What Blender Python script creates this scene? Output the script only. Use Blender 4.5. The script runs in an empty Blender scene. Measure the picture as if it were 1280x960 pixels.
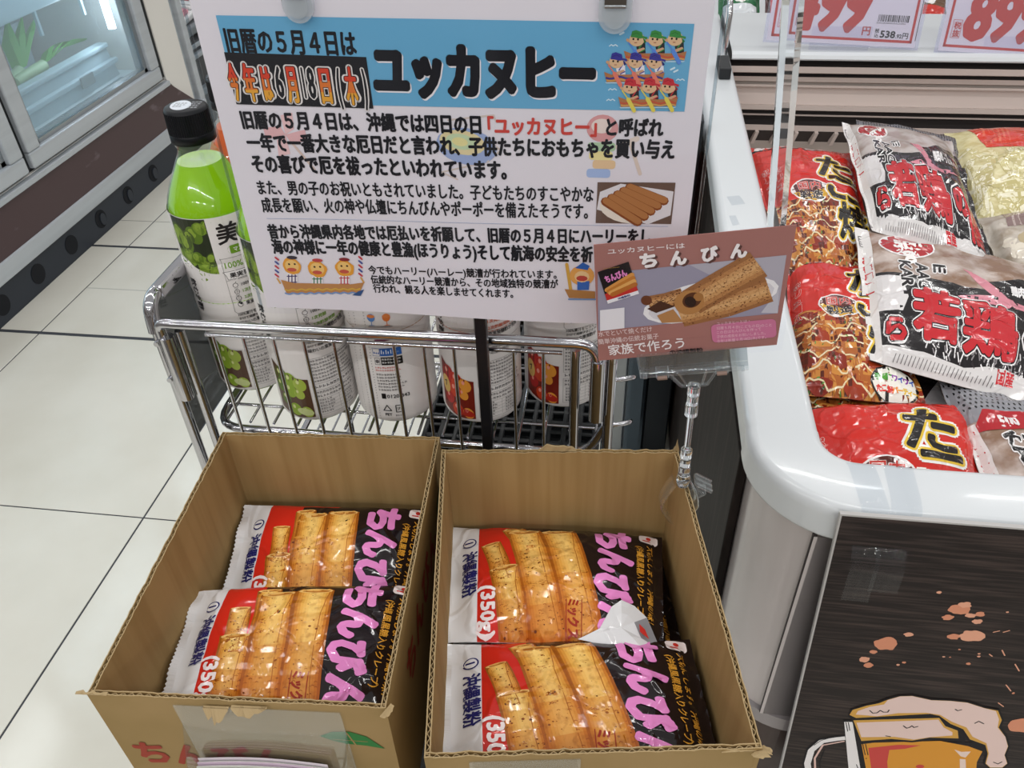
import bpy, bmesh, math, random
from mathutils import Vector, Matrix, noise
random.seed(7)
PI = math.pi
SC = bpy.context.scene
COL = SC.collection

# ------------------------------------------------------------------ camera
FPX, PITCH, ROLL, YAW = 1016.4, math.radians(38.346), math.radians(-2.008), math.radians(9.0)
CAMP = Vector((0, 0, 1.5))
def _axes():
    c, s = math.cos(PITCH), math.sin(PITCH)
    right, fwd, up = Vector((1, 0, 0)), Vector((0, c, -s)), Vector((0, s, c))
    cr, sr = math.cos(ROLL), math.sin(ROLL)
    r2, u2 = cr * right + sr * up, -sr * right + cr * up
    Rz = Matrix.Rotation(YAW, 3, 'Z')
    return Rz @ r2, Rz @ u2, Rz @ fwd
CR, CU, CF = _axes()
cam = bpy.data.cameras.new('camera')
cam.sensor_width = 36.0
cam.lens = FPX / 1280 * 36.0
cam.clip_start = 0.02
camo = bpy.data.objects.new('camera', cam)
COL.objects.link(camo)
camo.matrix_world = Matrix(((CR.x, CU.x, -CF.x, CAMP.x), (CR.y, CU.y, -CF.y, CAMP.y), (CR.z, CU.z, -CF.z, CAMP.z), (0, 0, 0, 1)))
SC.camera = camo

# ------------------------------------------------------------------ light
SC.view_settings.view_transform = 'Standard'
SC.view_settings.look = 'None'
SC.view_settings.gamma = 1.0
SC.view_settings.exposure = -0.22
SC.view_settings.use_curve_mapping = False
world = bpy.data.worlds.new('shop_light')
SC.world = world
world.use_nodes = True
wb = world.node_tree.nodes['Background']
wb.inputs[0].default_value = (0.93, 0.96, 1.0, 1)
wb.inputs[1].default_value = 0.56
# the rest of the shop all around: pale ceiling, darker mottled shelves at eye level
_nt = world.node_tree
_tc = _nt.nodes.new('ShaderNodeTexCoord'); _sx = _nt.nodes.new('ShaderNodeSeparateXYZ')
_nt.links.new(_tc.outputs['Generated'], _sx.inputs[0])
_up = _nt.nodes.new('ShaderNodeMapRange'); _up.inputs['From Min'].default_value = .10; _up.inputs['From Max'].default_value = .42
_nt.links.new(_sx.outputs['Z'], _up.inputs['Value'])
_mp = _nt.nodes.new('ShaderNodeMapping'); _mp.inputs['Scale'].default_value = (5, 5, 9)
_nt.links.new(_tc.outputs['Generated'], _mp.inputs['Vector'])
_vo = _nt.nodes.new('ShaderNodeTexVoronoi'); _vo.distance = 'CHEBYCHEV'; _vo.inputs['Scale'].default_value = 1.6
_nt.links.new(_mp.outputs[0], _vo.inputs['Vector'])
_bw = _nt.nodes.new('ShaderNodeRGBToBW'); _nt.links.new(_vo.outputs['Color'], _bw.inputs[0])
_rp = _nt.nodes.new('ShaderNodeValToRGB')
for _p, _c in ((0.0, (.05, .045, .04, 1)), (.5, (.34, .28, .24, 1))): 
    _e = _rp.color_ramp.elements[0 if _p == 0 else 1]; _e.position = _p; _e.color = _c
_e = _rp.color_ramp.elements.new(.8); _e.color = (.95, .93, .9, 1)
_nt.links.new(_bw.outputs[0], _rp.inputs[0])
_mx = _nt.nodes.new('ShaderNodeMix'); _mx.data_type = 'RGBA'
_mx.inputs['B'].default_value = (1.0, 1.0, 1.0, 1)
_nt.links.new(_up.outputs[0], _mx.inputs['Factor']); _nt.links.new(_rp.outputs[0], _mx.inputs['A'])
_nt.links.new(_mx.outputs['Result'], wb.inputs[0])

def area(name, loc, sx, sy, power, rot=(0, 0, 0), col=(1, 0.985, 0.96)):
    l = bpy.data.lights.new(name, 'AREA')
    l.shape = 'RECTANGLE'
    l.size, l.size_y, l.energy, l.color = sx, sy, power, col
    o = bpy.data.objects.new(name, l)
    o.location, o.rotation_euler = loc, rot
    COL.objects.link(o)
    return o
# rows of fluorescent tubes under the shop ceiling
for ly, pw in ((-4.6, 19), (-2.8, 18), (-0.9, 9), (0.75, 7), (2.4, 8), (4.6, 10)):
    for lx in (-2.6, -1.05, 0.55, 2.1):
        area('fluorescent_tube_light', (lx, ly, 3.0), 1.2, 0.035, pw)

# ------------------------------------------------------------------ measuring
def ray(px, py): return CR * ((px - 640) / FPX) - CU * ((py - 480) / FPX) + CF
def atz(px, py, z): d = ray(px, py); return CAMP + d * ((z - CAMP.z) / d.z)
def aty(px, py, y): d = ray(px, py); return CAMP + d * ((y - CAMP.y) / d.y)
def atx(px, py, x): d = ray(px, py); return CAMP + d * ((x - CAMP.x) / d.x)
def lerp(a, b, t): return a + (b - a) * t
def V(*a): return Vector(a)

# ------------------------------------------------------------------ materials
def lin(c):
    c = c / 255.0
    return c / 12.92 if c <= 0.04045 else ((c + 0.055) / 1.055) ** 2.4
def rgb(c):
    if isinstance(c, str):
        c = [int(c[i:i + 2], 16) for i in (0, 2, 4)]
    return (lin(c[0]), lin(c[1]), lin(c[2]), 1)
MATS = {}
def N(nt, t, **kw):
    n = nt.nodes.new(t)
    for k, v in kw.items():
        if k.startswith('i_'):
            n.inputs[k[2:].replace('_', ' ')].default_value = v
        else:
            setattr(n, k, v)
    return n
def mat(name, col='808080', rough=0.5, metal=0.0, spec=0.5, coat=0.0, trans=0.0, ior=1.45, emit=0.0,
        var=None, var_scale=20.0, var_stretch=None, var_detail=4, var_lo=0.4, var_hi=0.65, bump=0.0, bump_scale=60.0, alpha=1.0, coat_bump=False, crease=0.0):
    if name in MATS: return MATS[name]
    m = bpy.data.materials.new(name)
    m.use_nodes = True
    nt = m.node_tree
    b = nt.nodes['Principled BSDF']
    b.inputs['Base Color'].default_value = rgb(col)
    b.inputs['Roughness'].default_value = rough
    b.inputs['Metallic'].default_value = metal
    b.inputs['Specular IOR Level'].default_value = spec
    b.inputs['Coat Weight'].default_value = coat
    b.inputs['Coat Roughness'].default_value = 0.06
    b.inputs['Transmission Weight'].default_value = trans
    b.inputs['IOR'].default_value = ior
    b.inputs['Alpha'].default_value = alpha
    if emit:
        b.inputs['Emission Color'].default_value = rgb(col)
        b.inputs['Emission Strength'].default_value = emit
    tc = None
    if var or bump:
        tc = N(nt, 'ShaderNodeTexCoord')
    if var:
        mp = N(nt, 'ShaderNodeMapping')
        if var_stretch: mp.inputs['Scale'].default_value = var_stretch
        nt.links.new(tc.outputs['Object'], mp.inputs['Vector'])
        nz = N(nt, 'ShaderNodeTexNoise', i_Scale=var_scale, i_Detail=var_detail)
        nt.links.new(mp.outputs[0], nz.inputs['Vector'])
        mr = N(nt, 'ShaderNodeMapRange')
        mr.inputs['From Min'].default_value, mr.inputs['From Max'].default_value = var_lo, var_hi
        nt.links.new(nz.outputs['Fac'], mr.inputs['Value'])
        mx = N(nt, 'ShaderNodeMix', data_type='RGBA')
        mx.inputs['A'].default_value, mx.inputs['B'].default_value = rgb(col), rgb(var)
        nt.links.new(mr.outputs[0], mx.inputs['Factor'])
        nt.links.new(mx.outputs['Result'], b.inputs['Base Color'])
    if bump:
        nz2 = N(nt, 'ShaderNodeTexNoise', i_Scale=bump_scale, i_Detail=3.0)
        nt.links.new(tc.outputs['Object'], nz2.inputs['Vector'])
        bp = N(nt, 'ShaderNodeBump', i_Strength=bump, i_Distance=0.004)
        hsrc = nz2.outputs['Fac']
        if crease:        # folds of crinkled film: straight facets meeting along sharp lines
            dm = N(nt, 'ShaderNodeVectorMath', operation='MULTIPLY_ADD')
            dm.inputs[1].default_value = (.03, .03, .03)
            nt.links.new(nz2.outputs['Color'], dm.inputs[0]); nt.links.new(tc.outputs['Object'], dm.inputs[2])
            vo = N(nt, 'ShaderNodeTexVoronoi', feature='DISTANCE_TO_EDGE', i_Scale=crease)
            nt.links.new(dm.outputs[0], vo.inputs['Vector'])
            sm = N(nt, 'ShaderNodeMapRange', interpolation_type='SMOOTHSTEP'); sm.inputs['From Max'].default_value = .07
            sm.inputs['To Min'].default_value = .9; sm.inputs['To Max'].default_value = 0.0
            nt.links.new(vo.outputs['Distance'], sm.inputs['Value'])
            ad = N(nt, 'ShaderNodeMath', operation='MULTIPLY_ADD'); ad.inputs[1].default_value = .55
            nt.links.new(nz2.outputs['Fac'], ad.inputs[0]); nt.links.new(sm.outputs[0], ad.inputs[2])
            hsrc = ad.outputs[0]
        nt.links.new(hsrc, bp.inputs['Height'])
        if coat_bump: nt.links.new(bp.outputs[0], b.inputs['Coat Normal'])
        else: nt.links.new(bp.outputs[0], b.inputs['Normal'])
    MATS[name] = m
    return m
def clear(name, tint='ffffff', gloss=1.0, haze=0.0, hazecol='e8eef0', ior=1.45, rough=0.02):
    """thin clear plastic or glass: lets light straight through, mirrors at grazing angles, an optional milky bloom"""
    if name in MATS: return MATS[name]
    m = bpy.data.materials.new(name)
    m.use_nodes = True
    nt = m.node_tree
    nt.nodes.clear()
    out = N(nt, 'ShaderNodeOutputMaterial')
    tr = N(nt, 'ShaderNodeBsdfTransparent'); tr.inputs[0].default_value = rgb(tint)
    gl = N(nt, 'ShaderNodeBsdfGlossy'); gl.inputs['Roughness'].default_value = rough
    gl.inputs[0].default_value = (gloss, gloss, gloss, 1)
    lw = N(nt, 'ShaderNodeLayerWeight', i_Blend=0.5)
    pw = N(nt, 'ShaderNodeMath', operation='POWER'); pw.inputs[1].default_value = 4.0
    nt.links.new(lw.outputs['Facing'], pw.inputs[0])
    f0 = ((ior - 1) / (ior + 1)) ** 2
    fr = N(nt, 'ShaderNodeMapRange'); fr.inputs['To Min'].default_value = f0; fr.inputs['To Max'].default_value = 0.8
    nt.links.new(pw.outputs[0], fr.inputs['Value'])
    mx = N(nt, 'ShaderNodeMixShader')
    base = tr
    if haze:
        df = N(nt, 'ShaderNodeBsdfDiffuse'); df.inputs[0].default_value = rgb(hazecol)
        m2 = N(nt, 'ShaderNodeMixShader'); m2.inputs[0].default_value = haze
        nt.links.new(tr.outputs[0], m2.inputs[1]); nt.links.new(df.outputs[0], m2.inputs[2])
        base = m2
    nt.links.new(fr.outputs[0], mx.inputs[0])
    nt.links.new(base.outputs[0], mx.inputs[1]); nt.links.new(gl.outputs[0], mx.inputs[2])
    nt.links.new(mx.outputs[0], out.inputs[0])
    MATS[name] = m
    return m
def ink(col):            # matt print on paper
    return mat('ink_' + col, col, rough=0.6, spec=0.3)
def film(col):           # print on glossy crinkled film
    return mat('film_' + col, col, rough=0.085, spec=0.6, bump=0.3, bump_scale=18, crease=19)
def lab(col):            # print on a bottle sleeve
    return mat('sleeve_' + col, col, rough=0.32, spec=0.5)

# ------------------------------------------------------------------ mesh building
class MB:
    def __init__(s): s.v = []; s.f = []; s.fm = []; s.ms = []; s.sm = []
    def slot(s, m):
        if m not in s.ms: s.ms.append(m)
        return s.ms.index(m)
    def add(s, verts, faces, m, smooth=False):
        o = len(s.v); s.v.extend(verts); k = s.slot(m)
        for f in faces:
            s.f.append(tuple(i + o for i in f)); s.fm.append(k); s.sm.append(smooth)
    def box(s, a, b, m, mw=None):
        x0, y0, z0 = a; x1, y1, z1 = b
        vs = [V(x0, y0, z0), V(x1, y0, z0), V(x1, y1, z0), V(x0, y1, z0), V(x0, y0, z1), V(x1, y0, z1), V(x1, y1, z1), V(x0, y1, z1)]
        if mw: vs = [mw @ v for v in vs]
        s.add(vs, [(3, 2, 1, 0), (4, 5, 6, 7), (0, 1, 5, 4), (1, 2, 6, 5), (2, 3, 7, 6), (3, 0, 4, 7)], m)
    def bbox(s, a, b, r, m, mw=None, seg=2):
        """box with rounded edges"""
        bm = bmesh.new()
        bmesh.ops.create_cube(bm, size=1)
        c = [(a[i] + b[i]) / 2 for i in range(3)]; d = [abs(b[i] - a[i]) for i in range(3)]
        for v in bm.verts: v.co = V(c[0] + v.co.x * d[0], c[1] + v.co.y * d[1], c[2] + v.co.z * d[2])
        bmesh.ops.bevel(bm, geom=list(bm.edges), offset=min(r, min(d) * 0.49), segments=seg, profile=0.5, affect='EDGES')
        bm.verts.index_update()
        vs = [v.co.copy() for v in bm.verts]
        if mw: vs = [mw @ v for v in vs]
        s.add(vs, [tuple(v.index for v in f.verts) for f in bm.faces], m)
        bm.free()
    def hexa(s, p, m):
        """8 points: bottom ring 4 then top ring 4"""
        s.add([Vector(q) for q in p], [(3, 2, 1, 0), (4, 5, 6, 7), (0, 1, 5, 4), (1, 2, 6, 5), (2, 3, 7, 6), (3, 0, 4, 7)], m)
    def tube(s, path, r, m, seg=10, cap=True, closed=False, round_=0.0):
        path = [Vector(p) for p in path]
        if round_ and len(path) > 2:
            np_ = [path[0]]
            for i in range(1, len(path) - 1):
                a, b, c = path[i - 1], path[i], path[i + 1]
                d1, d2 = (a - b), (c - b)
                k = min(round_, d1.length * 0.49, d2.length * 0.49)
                p1, p2 = b + d1.normalized() * k, b + d2.normalized() * k
                for t in range(7):
                    t /= 6
                    np_.append((1 - t) ** 2 * p1 + 2 * t * (1 - t) * b + t * t * p2)
            np_.append(path[-1]); path = np_
        n = len(path); vs = []; up = None
        for i, p in enumerate(path):
            if closed: t = path[(i + 1) % n] - path[i - 1]
            else: t = path[min(i + 1, n - 1)] - path[max(i - 1, 0)]
            t.normalize()
            if up is None:
                up = t.orthogonal().normalized()
            else:
                up = (up - t * up.dot(t)).normalized()
            w = t.cross(up)
            rr = r[i] if isinstance(r, (list, tuple)) else r
            for k in range(seg):
                a = 2 * PI * k / seg
                vs.append(p + (up * math.cos(a) + w * math.sin(a)) * rr)
        fs = []
        for i in range(n if closed else n - 1):
            j = (i + 1) % n
            for k in range(seg):
                l = (k + 1) % seg
                fs.append((i * seg + k, i * seg + l, j * seg + l, j * seg + k))
        s.add(vs, fs, m, True)
        if cap and not closed:
            s.add([vs[k] for k in range(seg)], [tuple(reversed(range(seg)))], m)
            s.add([vs[(n - 1) * seg + k] for k in range(seg)], [tuple(range(seg))], m)
    def lathe(s, prof, m, o=(0, 0, 0), seg=32, caps=True, smooth=True, mw=None):
        o = Vector(o); vs = []
        for r, z in prof:
            for k in range(seg):
                a = 2 * PI * k / seg
                vs.append(o + V(r * math.cos(a), r * math.sin(a), z))
        if mw: vs = [mw @ v for v in vs]
        fs = []
        for i in range(len(prof) - 1):
            for k in range(seg):
                l = (k + 1) % seg
                fs.append((i * seg + k, i * seg + l, (i + 1) * seg + l, (i + 1) * seg + k))
        s.add(vs, fs, m, smooth)
        if caps:
            if prof[0][0] > 1e-5: s.add(vs[:seg], [tuple(reversed(range(seg)))], m)
            if prof[-1][0] > 1e-5: s.add(vs[-seg:], [tuple(range(seg))], m)
    def prism(s, pts, p0, ax, ay, n0, n1, nz, m, smooth=False):
        """2D outline pts in the frame (p0, ax, ay), extruded along nz from n0 to n1"""
        p0 = Vector(p0); k = len(pts)
        a = [p0 + ax * x + ay * y + nz * n0 for x, y in pts]
        b = [p0 + ax * x + ay * y + nz * n1 for x, y in pts]
        s.add(a + b, [(i, (i + 1) % k, (i + 1) % k + k, i + k) for i in range(k)], m, smooth)
        s.add(a, [tuple(reversed(range(k)))], m)
        s.add(b, [tuple(range(k))], m)
    def grid(s, fn, nu, nv, mfn, smooth=True):
        vs = [fn(i / nu, j / nv) for j in range(nv + 1) for i in range(nu + 1)]
        o = len(s.v); s.v.extend(vs)
        for j in range(nv):
            for i in range(nu):
                a = o + j * (nu + 1) + i
                s.f.append((a, a + 1, a + nu + 2, a + nu + 1))
                m = mfn((i + 0.5) / nu, (j + 0.5) / nv) if not isinstance(mfn, bpy.types.Material) else mfn
                s.fm.append(s.slot(m)); s.sm.append(smooth)
    def build(s, name, parent=None, origin=None, fixn=False):
        base = WL[parent] if parent is not None else Vector(origin if origin is not None else (0, 0, 0))
        if parent is not None and origin is not None:
            base = Vector(origin)
        me = bpy.data.meshes.new(name)
        me.from_pydata([tuple(Vector(v) - base) for v in s.v], [], s.f)
        for m in s.ms: me.materials.append(m)
        me.polygons.foreach_set('material_index', s.fm)
        me.polygons.foreach_set('use_smooth', s.sm)
        if fixn:
            bm = bmesh.new(); bm.from_mesh(me)
            bmesh.ops.remove_doubles(bm, verts=bm.verts, dist=1e-6)
            bmesh.ops.recalc_face_normals(bm, faces=bm.faces)
            bm.to_mesh(me); bm.free()
        me.validate()
        o = bpy.data.objects.new(name, me)
        COL.objects.link(o)
        if parent is not None:
            o.parent = parent
            o.location = base - WL[parent]
        else:
            o.location = base
        WL[o] = base
        return o
WL = {}
def thing(name, label, cat, loc, group=None):
    o = bpy.data.objects.new(name, None)
    o.empty_display_size = 0.05
    o.location = loc
    COL.objects.link(o)
    WL[o] = Vector(loc)
    return tag(o, label, cat, group)
def tag(o, label, cat, group=None):
    o['label'] = label; o['category'] = cat
    if group: o['group'] = group
    return o
def struct(o):
    o['kind'] = 'structure'
    return o

# ------------------------------------------------------------------ print (flat artwork laid onto a surface)
_TC = {}
def glyphs(s):
    if s not in _TC:
        c = bpy.data.curves.new('t', 'FONT'); c.body = s; c.size = 1; c.resolution_u = 2
        o = bpy.data.objects.new('t', c); COL.objects.link(o)
        bpy.context.view_layer.update()
        me = bpy.data.meshes.new_from_object(o)
        _TC[s] = ([(v.co.x, v.co.y) for v in me.vertices], [tuple(p.vertices) for p in me.polygons])
        bpy.data.objects.remove(o); bpy.data.curves.remove(c); bpy.data.meshes.remove(me)
    return _TC[s]
LSTEP, CSTEP = 0.00009, 0.000004
class Print:
    def __init__(s, ink_fn=ink): s.v = []; s.f = []; s.m = []; s.ink = ink_fn; s.nl = 0
    def put(s, pts, faces, col, l):
        o = len(s.v); m = s.ink(col) if isinstance(col, str) else col
        s.v.extend((x, y, l) for x, y in pts)
        for f in faces: s.f.append(tuple(i + o for i in f)); s.m.append(m)
    def poly(s, pts, col, l=1): s.put(pts, [tuple(range(len(pts)))], col, l)
    def rect(s, x0, y0, x1, y1, col, l=1): s.poly([(x0, y0), (x1, y0), (x1, y1), (x0, y1)], col, l)
    def ell(s, cx, cy, rx, ry, col, l=1, rot=0, n=20, a0=0, a1=2 * PI):
        c, q = math.cos(rot), math.sin(rot); pts = []
        full = abs(a1 - a0 - 2 * PI) < 1e-6
        for k in range(n if full else n + 1):
            a = a0 + (a1 - a0) * k / n
            x, y = rx * math.cos(a), ry * math.sin(a)
            pts.append((cx + x * c - y * q, cy + x * q + y * c))
        s.poly(pts, col, l)
    def rrect(s, x0, y0, x1, y1, r, col, l=1):
        pts = []
        for cx, cy, a in ((x1 - r, y1 - r, 0), (x0 + r, y1 - r, PI / 2), (x0 + r, y0 + r, PI), (x1 - r, y0 + r, 1.5 * PI)):
            for k in range(5): pts.append((cx + r * math.cos(a + k * PI / 8), cy + r * math.sin(a + k * PI / 8)))
        s.poly(pts, col, l)
    def blob(s, cx, cy, r, col, l=1, seed=0, n=22, amp=0.2, sy=1.0):
        pts = []
        for k in range(n):
            a = 2 * PI * k / n
            q = r * (1 + amp * noise.noise(V(math.cos(a) * 1.6 + seed * 7.1, math.sin(a) * 1.6, seed)))
            pts.append((cx + q * math.cos(a), cy + q * math.sin(a) * sy))
        s.poly(pts, col, l)
    def line(s, pts, w, col, l=1, closed=False, cap=True):
        if closed: pts = list(pts) + [pts[0]]
        for (x0, y0), (x1, y1) in zip(pts, pts[1:]):
            d = math.hypot(x1 - x0, y1 - y0)
            if d < 1e-9: continue
            nx, ny = -(y1 - y0) / d * w / 2, (x1 - x0) / d * w / 2
            s.poly([(x0 + nx, y0 + ny), (x0 - nx, y0 - ny), (x1 - nx, y1 - ny), (x1 + nx, y1 + ny)], col, l)
        if cap and len(pts) < 40:
            for i, (x, y) in enumerate(pts): s.ell(x, y, w / 2, w / 2, col, l + 0.02, n=8)
    def text(s, t, x, y, h, col, l=3, w=None, bold=0.0, rot=0.0, anchor='l', shear=0.0, n=None, slices=None, tall=1.0):
        """h: height of a full character; w: total ink width; bold: extra stroke thickness as a share of h"""
        v, f = glyphs(t)
        if not v: return
        xs = [a for a, b in v]; x0, x1 = min(xs), max(xs)
        k = h * 1.07; ky = k * tall
        kx = k if w is None else (w - 2 * bold * h) / max(1e-6, x1 - x0)
        c, q = math.cos(rot), math.sin(rot)
        W = (x1 - x0) * kx
        ox = 0 if anchor == 'l' else -W / 2
        if anchor == 'l': ox += bold * h
        offs = [(0.0, 0.0)]
        if bold > 0:
            n = n or (8 if bold < 0.05 else 12)
            offs = [(bold * h * math.cos(2 * PI * i / n), bold * h * math.sin(2 * PI * i / n)) for i in range(n)] + offs
        for i, (dx, dy) in enumerate(offs):
            pts = []
            for a, b in v:
                X = (a - x0) * kx + ox + dx + shear * b * k; Y = b * ky + dy
                pts.append((x + X * c - Y * q, y + X * q + Y * c))
            if slices is None:
                s.put(pts, f, col, l + i * CSTEP / LSTEP)
            else:
                s.slice(pts, f, slices, l + i * CSTEP / LSTEP, y, rot)
    def slice(s, pts, f, slices, l, y0, rot):
        """colour bands across the text: slices = [(upper limit of y, colour), ...]"""
        c, q = math.cos(-rot), math.sin(-rot)
        bm = bmesh.new()
        vs = [bm.verts.new((x, y, 0)) for x, y in pts]
        for g in f:
            try: bm.faces.new([vs[i] for i in g])
            except ValueError: pass
        for lim, _ in slices[:-1]:
            bmesh.ops.bisect_plane(bm, geom=list(bm.verts) + list(bm.edges) + list(bm.faces), plane_co=(0, lim, 0), plane_no=(0, 1, 0))
        bm.verts.index_update()
        P = [(v.co.x, v.co.y) for v in bm.verts]
        for fc in bm.faces:
            cy = fc.calc_center_median().y
            for lim, col in slices:
                if cy <= lim: break
            s.put([P[v.index] for v in fc.verts], [tuple(range(len(fc.verts)))], col, l)
        bm.free()
    def micro(s, x0, y0, x1, y1, rows, col, l=2, seed=1, fill=0.62):
        """rows of tiny illegible print"""
        rnd = random.Random(seed)
        if x1 <= x0 or y1 - y0 < 1e-6: return
        dy = (y1 - y0) / rows
        for r in range(rows):
            y = y1 - (r + 0.8) * dy; x = x0; end = x1 - rnd.random() * (x1 - x0) * 0.25
            ch = dy * fill
            while x < end:
                k = rnd.random()
                s.rect(x, y, x + ch * 0.2, y + ch, col, l)
                s.rect(x, y + ch * (0.15 + 0.6 * k), x + ch * 0.8, y + ch * (0.35 + 0.6 * k), col, l)
                if k > 0.4: s.rect(x + ch * 0.5, y, x + ch * 0.68, y + ch * 0.9, col, l)
                x += ch * 1.12
    def emit(s, mb, fn, cutx=None, cuty=None, clip=None):
        """lay the artwork down through fn(x, y, lift); cut along a grid first where the surface is curved"""
        if not s.f: return
        bm = bmesh.new()
        vs = [bm.verts.new(p) for p in s.v]
        mats = []
        for g, m in zip(s.f, s.m):
            if len(set(g)) < 3: continue
            try: fc = bm.faces.new([vs[i] for i in g])
            except ValueError: continue
            if m not in mats: mats.append(m)
            fc.material_index = mats.index(m)
        def cut(co, no, inner=False, outer=False):
            bmesh.ops.bisect_plane(bm, geom=list(bm.verts) + list(bm.edges) + list(bm.faces), dist=1e-7, plane_co=co, plane_no=no, clear_outer=outer)
        if clip:
            cut((clip[0], 0, 0), (-1, 0, 0), outer=True); cut((clip[2], 0, 0), (1, 0, 0), outer=True)
            cut((0, clip[1], 0), (0, -1, 0), outer=True); cut((0, clip[3], 0), (0, 1, 0), outer=True)
        for x in cutx or []: cut((x, 0, 0), (1, 0, 0))
        for y in cuty or []: cut((0, y, 0), (0, 1, 0))
        big = [f for f in bm.faces if len(f.verts) > 4]
        if big: bmesh.ops.triangulate(bm, faces=big)
        bm.verts.index_update()
        P = [fn(v.co.x, v.co.y, 0.00012 + v.co.z * LSTEP) for v in bm.verts]
        o = len(mb.v); mb.v.extend(P)
        sl = [mb.slot(m) for m in mats]
        for fc in bm.faces:
            mb.f.append(tuple(v.index + o for v in fc.verts)); mb.fm.append(sl[fc.material_index]); mb.sm.append(False)
        bm.free()
def plane_fn(o, ax, ay):
    o, ax, ay = Vector(o), Vector(ax).normalized(), Vector(ay).normalized(); n = ax.cross(ay).normalized()
    return lambda x, y, d: o + ax * x + ay * y + n * d
# ================================================================== the setting
tile_m = mat('floor_tile', 'dcdad0', rough=0.13, spec=0.5, var='cfccc0', var_scale=2.5, var_lo=0.35, var_hi=0.7)
grout_m = mat('floor_joint', '3c3f45', rough=0.7)
grout_l = mat('floor_joint_light', 'a9a9a2', rough=0.6)
def build_floor():
    mb = MB()
    xs = [-1.143 - 0.7545 * k for k in range(6, -6, -1)]
    ys = [-1.02, -0.265, 0.49, 1.245, 1.985, 2.57, 2.785, 3.53, 4.28, 5.03, 5.78, 6.53, 7.3]
    wide = {1.985: 0.011, 2.57: 0.011}
    mb.add([V(-5.7, -1.1, -0.002), V(2.7, -1.1, -0.002), V(2.7, 7.3, -0.002), V(-5.7, 7.3, -0.002)], [(0, 1, 2, 3)], grout_m)
    for j in range(len(ys) - 1):
        for i in range(len(xs) - 1):
            g = 0.0022
            y0 = ys[j] + wide.get(ys[j], 0.0024); y1 = ys[j + 1] - wide.get(ys[j + 1], 0.0024) * 0.4
            x0, x1 = xs[i] + g, xs[i + 1] - g
            parts = [(y0, y1)]
            if abs(ys[j] - 1.985) < 1e-3 and xs[i] > -1.9:     # an extra cut piece in this row
                parts = [(y0, 2.270), (2.274, y1)]
                mb.add([V(x0, 2.269, -0.0005), V(x1, 2.269, -0.0005), V(x1, 2.275, -0.0005), V(x0, 2.275, -0.0005)], [(0, 1, 2, 3)], grout_l)
            for a, b in parts:
                mb.add([V(x0, a, -0.001), V(x1, a, -0.001), V(x1, b, -0.001), V(x0, b, -0.001),
                        V(x0 + .001, a + .001, 0), V(x1 - .001, a + .001, 0), V(x1 - .001, b - .001, 0), V(x0 + .001, b - .001, 0)],
                       [(4, 5, 6, 7), (0, 1, 5, 4), (1, 2, 6, 5), (2, 3, 7, 6), (3, 0, 4, 7)], tile_m)
    struct(mb.build('floor'))
build_floor()

# ------------------------------------------------------------------ reach-in freezer along the left
alu = mat('brushed_aluminium', 'c2c8ce', rough=0.38, metal=0.3, var='b8bec4', var_scale=9, var_stretch=(1, 0.1, 4))
steel = mat('stainless', 'a4a8ac', rough=0.28, metal=0.9)
maroon = mat('maroon_panel', '4c3a3c', rough=0.35, var='8c7f86', var_scale=7, var_stretch=(1, 0.7, 2), var_lo=0.6, var_hi=0.8)
kick_m = mat('kick_navy', '2c323c', rough=0.5)
hole_m = mat('kick_hole', '0c1018', rough=0.8)
case_white = mat('case_white', 'e9e6e0', rough=0.4)
liner_w = mat('cold_liner', 'dfeaee', rough=0.45)
rubber = mat('black_rubber', '1e2124', rough=0.6)
frosty = clear('frosted_door_glass', 'eef6fa', haze=0.17, hazecol='d2e2ea')
tray_w = mat('frosted_tray', 'd8ecf4', rough=0.3, trans=0.25)
tube_lit = mat('case_tube_light', 'e8f4ff', rough=0.4, emit=14.0)
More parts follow.
